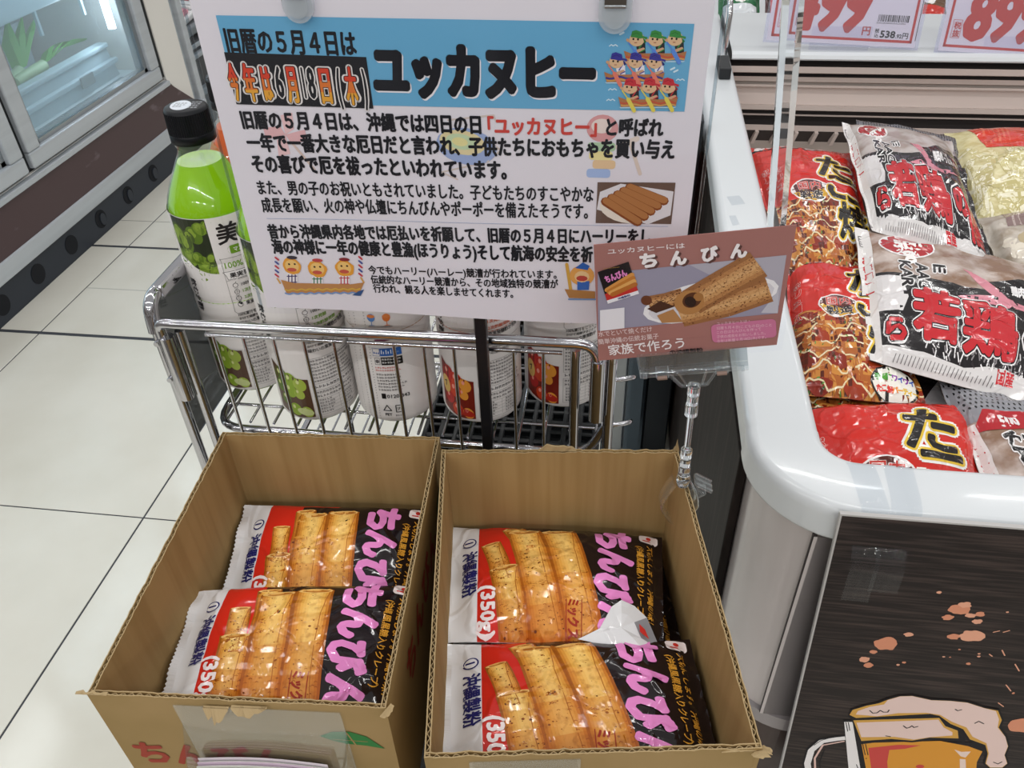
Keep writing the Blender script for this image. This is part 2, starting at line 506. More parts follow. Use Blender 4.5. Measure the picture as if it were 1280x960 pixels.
def left_case():
    y0, y1 = 0.4, 3.41
    root = thing('reach_in_freezer', 'glass-door reach-in freezer with maroon lower panel along the left of the aisle', 'freezer', (-2.4, 2.0, 0))
    # outer shell: back, floor, ends
    mb = MB()
    mb.box((-2.95, y0, 0.13), (-2.06, 3.62, 0.36), case_white)
    mb.box((-2.95, y0, 0.36), (-2.88, 3.62, 2.0), liner_w)
    mb.box((-2.95, y0, 1.96), (-2.06, 3.62, 2.0), case_white)
    mb.box((-2.95, y0, 0.36), (-2.06, y0 + 0.04, 1.96), case_white)
    # the white end panel, its foot cut on the slant
    mb.hexa([(-2.95, 3.43, 0.36), (-2.05, 3.43, 0.36), (-2.05, 3.62, 0.17), (-2.95, 3.62, 0.17), (-2.95, 3.43, 1.96), (-2.05, 3.43, 1.96), (-2.05, 3.62, 1.96), (-2.95, 3.62, 1.96)], case_white)
    mb.box((-2.88, y0 + .04, 0.36), (-2.1, 3.43, 0.40), liner_w)
    mb.build('cabinet_shell', root)
    mb = MB()
    mb.box((-2.9, y0, 0), (-2.045, 3.68, 0.128), kick_m)
    for cx, cy in ((2.5, 380), (46, 338), (87.5, 301), (124, 267.5), (158, 237), (190, 211)):
        p = atx(cx, cy, -2.044)
        mb.prism([(0.036 * math.cos(a * PI / 12), 0.036 * math.sin(a * PI / 12)) for a in range(24)], (-2.044, p.y, 0.062), V(0, 1, 0), V(0, 0, 1), 0, 0.0006, V(1, 0, 0), hole_m)
        if cx > 110:
            mb.prism([(0.018 * math.cos(a * PI / 8), 0.024 * math.sin(a * PI / 8)) for a in range(16)], (-2.043, p.y + .008, 0.058), V(0, 1, 0), V(0, 0, 1), 0, 0.004, V(1, 0, 0), kick_m)
    mb.build('kick_plate', root)
    mb = MB(); mb.bbox((-2.06, y0, 0.128), (-2.022, 3.68, 0.192), 0.006, alu); mb.build('bumper_strip', root)
    mb = MB(); mb.hexa([(-2.09, y0, .192), (-2.03, y0, .192), (-2.03, 3.44, .192), (-2.09, 3.44, .192), (-2.09, y0, .337), (-2.045, y0, .337), (-2.045, 3.44, .337), (-2.09, 3.44, .337)], maroon)
    mb.hexa([(-2.09, 3.44, .192), (-2.03, 3.44, .192), (-2.03, 3.62, .192), (-2.09, 3.62, .192), (-2.09, 3.44, .337), (-2.045, 3.44, .337), (-2.03, 3.61, .2), (-2.09, 3.61, .2)], maroon)
    mb.build('lower_panel', root)
    mb = MB(); mb.bbox((-2.10, y0, 0.337), (-2.035, 3.43, 0.358), 0.004, alu); mb.box((-2.1, y0, .358), (-2.07, 3.43, .372), rubber); mb.build('door_sill', root)
    # two sliding doors
    for (a, b) in ((1.42, 2.405), (2.435, 3.39)):
        f = MB(); x0, x1 = -2.085, -2.04
        w = 0.07
        f.bbox((x0, a, .374), (x1, b, .374 + w * .8), 0.006, alu); f.bbox((x0, a, 1.85), (x1, b, 1.92), 0.006, alu)
        f.bbox((x0, a, .43), (x1, a + w, 1.85), 0.006, alu); f.bbox((x0, b - w, .43), (x1, b, 1.85), 0.006, alu)
        g = 0.022
        f.box((x0 - .012, a + w, .43), (x1 - .018, a + w + g, 1.85), steel); f.box((x0 - .012, b - w - g, .43), (x1 - .018, b - w, 1.85), steel)
        f.box((x0 - .012, a + w, .43), (x1 - .018, b - w, .43 + g * .7), steel)
        d = f.build('door', root)
        p = MB(); p.box((x0 + .014, a + w + g, .445), (x0 + .020, b - w - g, 1.85), frosty); p.build('glass_pane', d)
    mb = MB(); mb.box((-2.09, 2.405, .374), (-2.06, 2.435, 1.92), rubber); mb.build('door_gasket', root)
    mb = MB(); mb.box((-2.09, 3.39, .374), (-2.055, 3.43, 1.92), rubber); mb.build('door_gasket', root)
    l = area('case_fill_light', (-2.45, 1.9, 1.93), .25, 2.8, 14, col=(.92, .97, 1)); area('case_fill_light', (-2.2, 3.30, 1.2), .05, 1.3, 3, rot=(PI / 2, 0, PI * .85), col=(.92, .97, 1))  # unseen overhead light added to brighten the interior; the second backs the light tube
    mb = MB(); mb.tube([(-2.17, 3.335, .60), (-2.17, 3.335, 1.8)], 0.016, tube_lit); mb.build('light_tube', root)
    # inner baskets: lower front wall with rails, an upper shelf
    mb = MB()
    mb.hexa([(-2.24, 0.55, .40), (-2.225, 0.55, .40), (-2.225, 3.37, .40), (-2.24, 3.37, .40), (-2.27, .55, .52), (-2.255, .55, .52), (-2.255, 3.37, .52), (-2.27, 3.37, .52)], tray_w)
    mb.bbox((-2.285, .55, .515), (-2.235, 3.37, .535), .006, tray_w)
    mb.bbox((-2.235, .55, .455), (-2.21, 3.37, .475), .004, tray_w)
    for yy in (2.62, 3.07):
        mb.box((-2.212, yy, .435), (-2.205, yy + .09, .478), mat('tag_grey', '98a4a8', rough=.4))
    for k in range(46):
        mb.box((-2.20, 2.6 + k * .016, .4005), (-2.16, 2.609 + k * .016, .4015), mat('vent_slot', '6c7a80'))
    mb.build('lower_tray', root)
    mb = MB(); mb.box((-2.85, .45, .755), (-2.24, 3.4, .775), tray_w); mb.bbox((-2.26, .45, .75), (-2.235, 3.4, .83), .006, tray_w)
    for yy in (2.0, 2.5, 3.0, 3.3): mb.box((-2.262, yy, .66), (-2.25, yy + .012, .76), tray_w)
    mb.build('upper_shelf', root)
    mb = MB(); mb.box((-2.87, .45, .40), (-2.6, 3.36, .62), mat('cold_back', 'a9b8be', rough=.5)); mb.build('back_duct', root)
    # corner post beyond the end panel
    mb = MB()
    mb.bbox((-2.3, 3.64, 0.0), (-2.06, 3.72, 2.0), 0.006, alu)
    mb.bbox((-2.07, 3.65, 0.0), (-2.03, 3.69, 2.0), 0.006, alu)
    mb.build('corner_post', root)
left_case()
leek_g = mat('leek_green', '5fae4c', rough=0.35); leek_w = mat('leek_white', 'c4dfae', rough=0.35)
def leeks(pts, name_loc, label, group):
    root = thing('leek', label, 'vegetable', name_loc, group)
    (a, b, c) = [Vector(p) for p in pts]
    mb = MB(); mb.tube([a, lerp(a, b, .5), b], [.018, .02, .022], leek_w, seg=10); mb.build('stalk', root)
    mb = MB()
    for k in range(3):
        off = V(0.012 * (k - 1), 0.02 * (k - 1), 0.008 * k); e = c + V(0, .05 * (k - 1), -.02 * k)
        side = V(0.012, 0.028, 0.01)
        ps = [b, lerp(b, e, .5) + off + V(0, 0, .02), e + off]
        vs = []
        for i, p in enumerate(ps):
            w = (1, 1.1, .2)[i]
            vs += [p - side * w, p + V(0.006, 0, .006), p + side * w]
        mb.add(vs, [(0, 1, 4, 3), (1, 2, 5, 4), (3, 4, 7, 6), (4, 5, 8, 7)], leek_g)
    mb.build('leaves', root)
leeks([(-2.36, 2.72, .50), (-2.36, 2.95, .545), (-2.42, 3.14, .70)], (-2.38, 2.9, .40), 'pale green leek with upright leaf tips behind frosted glass of left freezer', None)
leeks([(-2.33, 2.86, .53), (-2.33, 3.05, .535), (-2.36, 3.33, .56)], (-2.34, 3.1, .40), 'pale green leek lying flat towards the light tube in left freezer', None)

def far_case():
    root = thing('meat_showcase', 'grey open showcase with meat trays at the far end of the aisle', 'showcase', (-2.2, 5.0, 0))
    steel2 = mat('showcase_rail', '9aa2a8', rough=.4)
    dk = mat('showcase_dark', '33373c', rough=.4); gr = mat('showcase_grey', '6f777c', rough=.4)
    mb = MB(); mb.box((-3.2, 3.76, 0), (-2.12, 6.6, .168), gr); mb.box((-3.2, 3.76, .2), (-2.11, 6.6, .40), dk); mb.box((-3.2, 3.76, .40), (-2.16, 6.6, .44), dk); mb.build('base_cabinet', root)
    for z0, z1, x in ((.168, .2, -2.08), (.335, .355, -2.085), (.372, .392, -2.10)):
        mb = MB(); mb.bbox((-2.14, 3.76, z0), (x, 6.6, z1), .005, steel2); mb.build('front_rail', root)
    mb = MB(); mb.bbox((-2.17, 3.76, .415), (-2.13, 6.6, .45), .006, gr); mb.build('front_lip', root)
    mb = MB(); mb.box((-3.2, 3.76, .44), (-3.1, 6.6, 2.0), liner_w); mb.build('back_wall', root)
far_case()
pinkm = mat('minced_meat', 'e79aa8', rough=.35); foam = mat('foam_tray', 'eef0f0', rough=.4)
def meat_tray(x, y, z, ry, label, top):
    root = thing('meat_tray', label, 'meat tray', (x, y, z), 'meat trays in the far showcase')
    R = Matrix.Translation((x, y, z)) @ Matrix.Rotation(ry, 4, 'Z')
    mb = MB(); mb.bbox((-.11, -.16, 0), (.11, .16, .03), .008, foam, R); mb.build('tray', root)
    mb = MB(); mb.bbox((-.095, -.145, .03), (.095, .145, .05), .012, pinkm if top != 'w' else mat('white_sticker', 'f2f2f2', rough=.3), R)
    for k in range(4): mb.bbox((-.09, -.13 + k * .068, .046), (.09, -.08 + k * .068, .058), .01, pinkm if top != 'w' else mat('lid_film', 'dfe4e6', rough=.2), R)
    if top == 'w':
        mb.box((-.05, -.08, .0585), (.03, .06, .0592), mat('sticker_red', 'c84452', rough=.4), R)
    mb.build('contents', root)
meat_tray(-2.30, 3.95, .4405, .15, 'pink meat tray nearest the corner post in far showcase', 'p')
meat_tray(-2.29, 4.31, .4405, -.3, 'white-lidded meat tray with red sticker beyond the pink one', 'w')
meat_tray(-2.56, 4.02, .4405, .1, 'pink meat tray at the back of the far showcase', 'p')
meat_tray(-2.58, 4.42, .4405, -.1, 'white-lidded meat tray at the back of the far showcase', 'w')

# ------------------------------------------------------------------ island freezer on the right
rim_m = mat('freezer_rim', 'd6dadd', rough=0.22, spec=0.5, coat=0.3)
body_m = mat('freezer_body', 'c9c0be', rough=0.25, coat=0.3)
panel_g = mat('freezer_front_grey', '979090', rough=0.3)
beige = mat('freezer_inner_beige', 'd9cbc4', rough=0.45)
innw = mat('freezer_inner_wall', 'c9bfb8', rough=0.5)
dark_gap = mat('dark_gap', '4a4443', rough=0.7)
brown_k = mat('brown_kick', '3a2622', rough=0.4)
wood_d = mat('dark_wood_print', '30262399'[:6] and '231c1b', rough=0.36, spec=0.16, var='4a3d39', var_scale=90, var_stretch=(0.12, 0.12, 2.6), var_lo=0.45, var_hi=0.75, var_detail=6)
chrome_g = mat('chrome_rail', 'd6d6d8', rough=0.12, metal=1.0)
wood_side = mat('dark_wood_flank', '1d1816', rough=0.55, spec=0.08, var='362e2b', var_scale=60, var_stretch=(0.5, 1.6, 0.12), var_lo=0.45, var_hi=0.75, var_detail=6)
FX, FY, FR = 0.155, 0.600, 0.115
FXE, FYE = 1.9, 2.5
def sweep(prof, m, mb, ystart=FYE, n=12, xend=FXE, smooth=True, only=None):
    """profile (inward distance, z) swept round the near-left corner of the island"""
    st = [('l', ystart)] + [('a', k / n) for k in range(n + 1)] + [('f', xend)]
    if only: st = only
    rows = []
    for kind, t in st:
        row = []
        for d, z in prof:
            r = max(FR - d, 0.001)
            if kind == 'l': row.append(V(FX + d, t, z))
            elif kind == 'f': row.append(V(t, FY + d, z))
            else:
                a = PI + t * PI / 2
                if d <= FR - 0.001:
                    row.append(V(FX + FR + r * math.cos(a), FY + FR + r * math.sin(a), z))
                else: row.append(V(FX + d, FY + d, z))
        rows.append(row)
    k = len(prof); vs = [p for r in rows for p in r]
    fs = [(i * k + j, (i + 1) * k + j, (i + 1) * k + j + 1, i * k + j + 1) for i in range(len(rows) - 1) for j in range(k - 1)]
    mb.add(vs, fs, m, smooth)
RIM = [(.014, .8340), (.013, .8341), (.004, .8345), (.0012, .8355), (.0002, .8380), (0, .841), (0, .842), (0, .8655), (0, .8665), (.0008, .8710), (.0030, .8752), (.0066, .8784), (.0108, .8798), (.0118, .8800), (.0690, .8800), (.0700, .8800), (.0745, .8790), (.0778, .8764), (.0796, .8725), (.080, .868), (.080, .842)]
def island():
    root = thing('island_freezer', 'white open-top island freezer full of frozen bags on the right', 'freezer', (1.0, 1.15, 0))
    mb = MB(); sweep(RIM, rim_m, mb); mb.build('rim', root)
    mb = MB(); cap = [(d - .0012 if d < .04 else d + .0004, z + (.0012 if z > .85 else -.0006)) for d, z in RIM]
    sweep(cap, rim_m, mb, only=[('l', .725)] + [('a', k / 12) for k in range(13)] + [('f', .305)]); mb.build('corner_cap', root)
    mb = MB()
    sweep([(.080, .842), (.082, .56)], innw, mb, smooth=False)
    mb.add([V(.2, .65, .753), V(FXE, .65, .753), V(FXE, 1.78, .753), V(.2, 1.78, .753), V(FXE, 1.80, .56), V(.2, 1.80, .56), V(FXE, 2.1, .56), V(.2, 2.1, .56)], [(0, 1, 2, 3), (3, 2, 4, 5), (5, 4, 6, 7)], innw)
    mb.build('inner_liner', root)
    mb = MB()
    sweep([(.014, .826), (.016, .47)], body_m, mb, only=[('l', FYE)] + [('a', k / 12) for k in range(13)] + [('f', .2225)])
    sweep([(.014, .826), (.016, .47)], panel_g, mb, only=[('f', .2265), ('f', FXE)])
    mb.box((.2222, .617, .47), (.2268, .62, .826), dark_gap)
    mb.build('outer_shell', root)
    mb = MB(); sweep([(.016, .47), (.010, .468), (.010, .442), (.02, .44)], panel_g, mb, smooth=False); mb.build('plinth_strip', root)
    mb = MB(); sweep([(.018, .442), (.03, 0.0)], brown_k, mb, smooth=False); mb.build('kick_plate', root)
    # ribbed back wall and divider
    mb = MB()
    pr = [(178, 1.665, innw), (165, 1.645, dark_gap), (158, 1.645, beige), (157, 1.70, dark_gap), (147, 1.70, dark_gap), (146, 1.665, beige), (144, 1.665, beige), (143.5, 1.69, dark_gap), (140, 1.69, dark_gap), (139, 1.655, beige), (133, 1.655, beige),
          (132, 1.69, beige), (111, 1.70, beige), (110, 1.685, beige), (107, 1.685, beige), (106.5, 1.70, innw), (104, 1.70, innw), (103, 1.685, beige), (97, 1.685, beige), (96, 1.71, dark_gap), (93, 1.71, dark_gap), (92, 1.665, beige), (84, 1.665, beige), (83, 1.72, dark_gap), (77, 1.72, dark_gap), (76, 1.655, rim_m)]
    P = [(Y + .42, aty(1050, py, Y + .42).z, m) for py, Y, m in pr]
    P = [(2.085, .44, innw)] + P + [(2.074, .8855, rim_m), (2.080, .8925, rim_m), (2.092, .8965, rim_m), (2.12, .8975, rim_m), (2.44, .8975, rim_m), (2.46, .885, rim_m), (2.46, .44, rim_m)]
    ph = lambda x: (x - .5) * 0.0
    for (ya, za, _), (yb, zb, m) in zip(P, P[1:]):
        mb.add([V(.2355, ya, za), V(FXE, ya, za), V(FXE, yb, zb), V(.2355, yb, zb)], [(0, 1, 2, 3)], m)
    z0, z1 = aty(1050, 177, 2.085).z, aty(1050, 165, 2.065).z
    for k in range(34): mb.hexa([(.26 + k * .048, 2.058, z0), (.268 + k * .048, 2.058, z0), (.268 + k * .048, 2.08, z0), (.26 + k * .048, 2.08, z0), (.268 + k * .048, 2.052, z1), (.276 + k * .048, 2.052, z1), (.276 + k * .048, 2.08, z1), (.268 + k * .048, 2.08, z1)], beige)
    mb.build('back_wall', root)
    
    # dark wood-print board on the left flank, stainless behind it
    mb = MB(); mb.bbox((.156, .735, .05), (.168, 2.48, .822), .002, wood_side); mb.build('side_board', root)
    mb = MB(); mb.tube([atz(905, 68, .882), atz(905, 68, .882) + V(.002, 0, .09), aty(913, 0, 2.13), aty(917, -25, 2.16)], .007, chrome_g); mb.build('guard_rail', root)
    mb = MB(); mb.bbox((.196, 1.93, .8805), (.222, 2.03, .905), .002, rubber); mb.build('rail_bracket', root)
island()
# a second cabinet row behind the stand, seen past the basket
def back_unit():
    mb = MB()
    a, b = atz(776, 500, 0.25), atz(824, 500, .25)
    x0, x1, y = a.x, .13, 1.75
    mb.bbox((-.02, 1.62, 0), (.035, 1.66, .88), .004, steel)
    mb.bbox((.035, 1.60, 0), (.085, 1.66, .86), .01, mat('bluish_steel', '4d5862', rough=.25, metal=.8))
    mb.bbox((.085, 1.62, 0), (.148, 1.66, .9), .004, mat('dark_steel', '2a2e33', rough=.3, metal=.7))
    mb.bbox((-.02, 1.66, 0), (.148, 2.3, .86), .01, steel)
    o = mb.build('steel_cabinet', None, (.06, 1.9, 0))
    tag(o, 'narrow stainless cabinet beside the island freezer behind the wire basket', 'cabinet')
back_unit()
# ================================================================== display stand, cartons, packets
card_in = mat('kraft_board', 'a3875a', rough=0.8, spec=0.2, var='987c50', var_scale=34, var_stretch=(3, 3, .12))
card_out = mat('kraft_board_outside', 'a3885c', rough=0.8, spec=0.2, var='998053', var_scale=14)
card_edge = mat('kraft_cut_edge', 'a8916a', rough=0.85)
flute_m = mat('kraft_flute', '75583a', rough=0.85)
stand_m = mat('stand_grey', '5c6064', rough=.5)
STZ = 0.90
def stand():
    root = thing('display_table', 'small grey table carrying the two open cartons', 'table', (-.115, .37, 0))
    mb = MB(); mb.bbox((-.315, .21, STZ - .025), (.07, .515, STZ), .004, stand_m); mb.build('table_top', root)
    for x, y in ((-.29, .24), (.045, .24), (-.29, .49), (.045, .49)):
        mb = MB(); mb.tube([(x, y, 0), (x, y, STZ - .025)], .012, stand_m); mb.build('leg', root)
stand()
red_p = '9c3a28'; green_p = '2f7a3c'
def carton(name, RL, RR, FL, FR, ztop, zbot, label, seed):
    """open corrugated carton from its four top corners; every wall is two liners with fluting showing on the cut edge"""
    rnd = random.Random(seed)
    c = (Vector(RL + (0,)) + Vector(RR + (0,)) + Vector(FL + (0,)) + Vector(FR + (0,))) / 4
    root = thing(name, label, 'cardboard box', (c.x, c.y, zbot), 'cut-open cartons on the table')
    P = {k: V(v[0], v[1], 0) for k, v in (('RL', RL), ('RR', RR), ('FL', FL), ('FR', FR))}
    T = .0034
    for a, b, nm in (('RL', 'RR', 'rear'), ('RR', 'FR', 'right'), ('FR', 'FL', 'front'), ('FL', 'RL', 'left')):
        A, B = P[a], P[b]; d = (B - A).normalized(); L = (B - A).length
        inn = V(d.y, -d.x, 0)
        if inn.dot(c - A) < 0: inn = -inn
        inn.z = 0; inn.normalize()
        n = 60
        wob = [ztop + .0012 * noise.noise(V(k * .35, seed, ord(nm[0]) * .37)) + (.0016 * noise.noise(V(k * 1.7, seed * 3, 5))) for k in range(n + 1)]
        mb = MB()
        def sheet(o0, o1, m, top_m, dz=0):
            vs = []
            for k in range(n + 1):
                p = A + d * (L * k / n); w = wob[k] + dz
                for off, z in ((o0, zbot), (o0, w), (o1, w), (o1, zbot)): vs.append(V(p.x + inn.x * off, p.y + inn.y * off, z))
            fs, ft = [], []
            for k in range(n):
                i, j = k * 4, k * 4 + 4
                fs += [(i, j, j + 1, i + 1), (i + 2, j + 2, j + 3, i + 3)]
                ft += [(i + 1, j + 1, j + 2, i + 2)]
            mb.add(vs, fs, m); mb.add(vs, ft, top_m)
        sheet(0, .0007, card_out, card_edge)
        sheet(T - .0007, T, card_in, card_edge, -.0004)
        WPm = mb
        # the wavy fluting between the liners
        mb = MB(); nf = int(L / .0009); vs = []
        for k in range(nf + 1):
            p = A + d * (L * k / nf); off = T / 2 + (T / 2 - .0009) * math.sin(k * 2 * PI * .0009 / .0054)
            zz = wob[min(n, int(k * n / nf))] - .0012
            vs += [V(p.x + inn.x * (off - .00028), p.y + inn.y * (off - .00028), zz), V(p.x + inn.x * (off + .00028), p.y + inn.y * (off + .00028), zz),
                   V(p.x + inn.x * off, p.y + inn.y * off, zz - .02)]
        fs = []
        for k in range(nf):
            i, j = 3 * k, 3 * k + 3
            fs += [(i, j, j + 1, i + 1), (i, i + 2, j + 2, j), (i + 1, j + 1, j + 2, i + 2)]
        mb.add(vs, fs, card_edge)
        q0, q1 = A + inn * .0007, A + inn * (T - .0007); r0, r1 = B + inn * .0007, B + inn * (T - .0007)
        zf = ztop - .006
        mb.add([V(q0.x, q0.y, zf), V(r0.x, r0.y, zf), V(r1.x, r1.y, zf), V(q1.x, q1.y, zf)], [(0, 1, 2, 3)], flute_m)
        flute = mb
        if nm == 'front':           # printed name and leaf on the outside
            pr = Print(ink)
            Lw = L
            pr.text('ちんびん', .009, ztop - zbot - .080, .028, red_p, 2, w=.105, bold=.04)
            leaf = [(x + .009, y - .008) for x, y in [(.130, ztop - zbot - .028), (.139, ztop - zbot - .022), (.150, ztop - zbot - .021), (.160, ztop - zbot - .026), (.170, ztop - zbot - .040), (.158, ztop - zbot - .037), (.146, ztop - zbot - .036), (.138, ztop - zbot - .033)]]
            pr.poly(leaf, green_p, 2)
            pr.line([(.157, ztop - zbot - .030), (.161, ztop - zbot - .045)], .0009, 'a98656', 3)
            pr.line([(.147, ztop - zbot - .039), (.169, ztop - zbot - .040)], .0006, 'a98656', 3)
            f = plane_fn((B.x, B.y, zbot), -d, V(0, 0, 1))
            pr.emit(WPm, lambda x, y, q: f(x, y, q + .0002))
        if nm == 'right':
            pr = Print(ink)
            pr.text('ちんびん', .05, ztop - zbot - .06, .034, red_p, 2, w=.13, bold=.035)
            pr.poly([(.19, .10), (.20, .115), (.215, .118), (.225, .108), (.21, .10)], green_p, 2)
            f = plane_fn((B.x, B.y, zbot), -d, V(0, 0, 1)); pr.emit(WPm, lambda x, y, q: f(x, y, q + .0002))
        o = WPm.build('wall_panel', root); flute.build('fluted_core', o)
    mb = MB(); mb.hexa([(P['FL'].x, P['FL'].y, zbot), (P['FR'].x, P['FR'].y, zbot), (P['RR'].x, P['RR'].y, zbot), (P['RL'].x, P['RL'].y, zbot), (P['FL'].x, P['FL'].y, zbot + .004), (P['FR'].x, P['FR'].y, zbot + .004), (P['RR'].x, P['RR'].y, zbot + .004), (P['RL'].x, P['RL'].y, zbot + .004)], card_in)
    mb.build('bottom_panel', root)
    return root, P
def torn(mb, p, ax, w, h, seed, thick=.0008, lean=V(0, 0, 0)):
    """ragged scrap of liner left where a flap was cut away"""
    rnd = random.Random(seed); n = 9
    ax = Vector(ax).normalized(); p = Vector(p); nrm = ax.cross(V(0, 0, 1)).normalized()
    vs = []
    for k in range(n + 1):
        t = k / n; hh = h * math.sin(PI * t) ** .7 * (.55 + .6 * rnd.random()) if 0 < k < n else 0.0004
        b = p + ax * (w * (t - .5))
        q = b + V(0, 0, hh) + Vector(lean) * hh + nrm * (.002 * (rnd.random() - .5))
        vs += [b - nrm * thick, b + nrm * thick, q + nrm * thick, q - nrm * thick]
    fs = []
    for k in range(n):
        i, j = 4 * k, 4 * k + 4
        fs += [(i, j, j + 3, i + 3), (i + 1, i + 2, j + 2, j + 1), (i + 3, j + 3, j + 2, i + 2)]
    mb.add(vs, fs, card_edge)
LZ, RZ = 1.050, 1.060
BL, PL = carton('cardboard_box', (-.323, .473), (-.139, .486), (-.307, .233), (-.122, .246), LZ, STZ, 'open cardboard carton on the left, red lettering and green leaf on its front', 3)
BR, PR = carton('cardboard_box', (-.1315, .461), (.054, .480), (-.0905, .214), (.0945, .242), RZ, STZ, 'open cardboard carton on the right with a clear sign clip on its side', 8)
def tear(root, *a, **k):
    mb = MB(); torn(mb, *a, **k); mb.build('torn_flap', root)
tear(BL, (-.226, .2362, LZ - .004), (1, .07, 0), .016, .008, 3, lean=V(.2, -.9, -1.9)); tear(BL, (-.205, .2377, LZ - .002), (1, .07, 0), .022, .005, 5, lean=V(.1, -.8, -1.8))
tear(BL, (-.1215, .245, LZ - .001), (.5, 1, 0), .010, .006, 7, lean=V(.5, -.5, -1.2)); tear(BL, (-.304, .2335, LZ), (1, .07, 0), .02, .0016, 9)
tear(BR, (-.040, .4695, RZ - .0005), (1, .1, 0), .03, .008, 13); tear(BR, (.0525, .480, RZ - .001), (1, .1, 0), .005, .010, 15)
tear(BR, (.0925, .2415, RZ - .002), (.7, .6, 0), .010, .009, 17, lean=V(.8, -.4, -.5)); tear(BR, (.082, .2405, RZ - .002), (1, .15, 0), .02, .003, 19, lean=V(.3, -.5, -.3))

# ------------------------------------------------------------------ pillow packets
class Pillow:
    """a filled film packet spanned by four corners (lower-left, lower-right, upper-right, upper-left as printed)"""
    def __init__(s, c, T, seed=0, nu=30, nv=22, wr=.0012, seal=.045, under=.8, flat=.5, twist=0.0):
        s.c = [Vector(p) for p in c]; s.T = T; s.seed = seed; s.nu, s.nv = nu, nv; s.wr = wr; s.seal = seal; s.under = under; s.flat = flat
        n = (s.c[1] - s.c[0]).cross(s.c[3] - s.c[0]) + (s.c[3] - s.c[2]).cross(s.c[1] - s.c[2])
        s.n = n.normalized()
        s.L = ((s.c[1] - s.c[0]).length + (s.c[2] - s.c[3]).length) / 2
        s.W = ((s.c[3] - s.c[0]).length + (s.c[2] - s.c[1]).length) / 2
    def base(s, u, v):
        return (s.c[0] * (1 - u) + s.c[1] * u) * (1 - v) + (s.c[3] * (1 - u) + s.c[2] * u) * v
    def bulge(s, u, v):
        k = s.seal
        a = max(0.0, min(1.0, (u - k) / (1 - 2 * k)))
        return (max(0, 4 * a * (1 - a)) ** s.flat) * (max(0, 4 * v * (1 - v)) ** s.flat)
    def top(s, u, v, d=0.0):
        u0, v0 = u, v
        b = s.bulge(u, v)
        p = s.base(u, v)
        e = noise.noise(V(u * 5 + s.seed * 3.3, v * 4, s.seed * 1.7)) + .5 * noise.noise(V(u * 9 + 4, v * 11, s.seed))
        r = 1 - abs(noise.noise(V(u * 3.2 - v * 2.1, v * 3.4 + u, s.seed * 2.9 + 11)) * 2)
        h = s.T * b + s.wr * (e * 1.4 + max(0, r) ** 3 * 1.2) * (.25 + .75 * min(1, b * 2)) + s.wr * .8 * math.sin(v * 23 + s.seed) * max(0, 1 - min(u, 1 - u) / .1)
        return p + s.n * (h + d)
    def bot(s, u, v):
        b = s.bulge(u, v)
        h = s.wr * .8 * math.sin(v * 23 + s.seed) * max(0, 1 - min(u, 1 - u) / .1)
        return s.base(u, v) - s.n * (s.T * s.under * b + .0006) + s.n * h * .8
    def mesh(s, mfn, mback, name, parent, prints=(), flip=False):
        mb = MB()
        mb.grid(lambda u, v: s.top(u, v), s.nu, s.nv, mfn)
        mb.grid(lambda u, v: s.bot(1 - u, v), s.nu // 2, s.nv // 2, mback)
        nu, nv = s.nu, s.nv           # close the four edges
        for k in range(nu):
            for v in (0, 1):
                mb.add([s.top(k / nu, v), s.top((k + 1) / nu, v), s.bot((k + 1) / nu, v), s.bot(k / nu, v)], [(0, 1, 2, 3) if v else (3, 2, 1, 0)], mback)
        for k in range(nv):
            for u in (0, 1):
                mb.add([s.top(u, k / nv), s.top(u, (k + 1) / nv), s.bot(u, (k + 1) / nv), s.bot(u, k / nv)], [(0, 1, 2, 3)], mback)
        for pr in prints:
            pr.emit(mb, lambda x, y, d: s.top(x, y, d + .0001), cutx=[k / nu for k in range(nu + 1)], cuty=[k / nv for k in range(nv + 1)], clip=(0, 0, 1, 1))
        return mb.build(name, parent)
class SPrint(Print):
    """artwork drawn in millimetres on a packet L x W, stored in 0..1 packet coordinates"""
    def __init__(s, L, W, ink_fn=film): super().__init__(ink_fn); s.Lm, s.Wm = L, W
    def put(s, pts, faces, col, l): super().put([(x / s.Lm, y / s.Wm) for x, y in pts], faces, col, l)

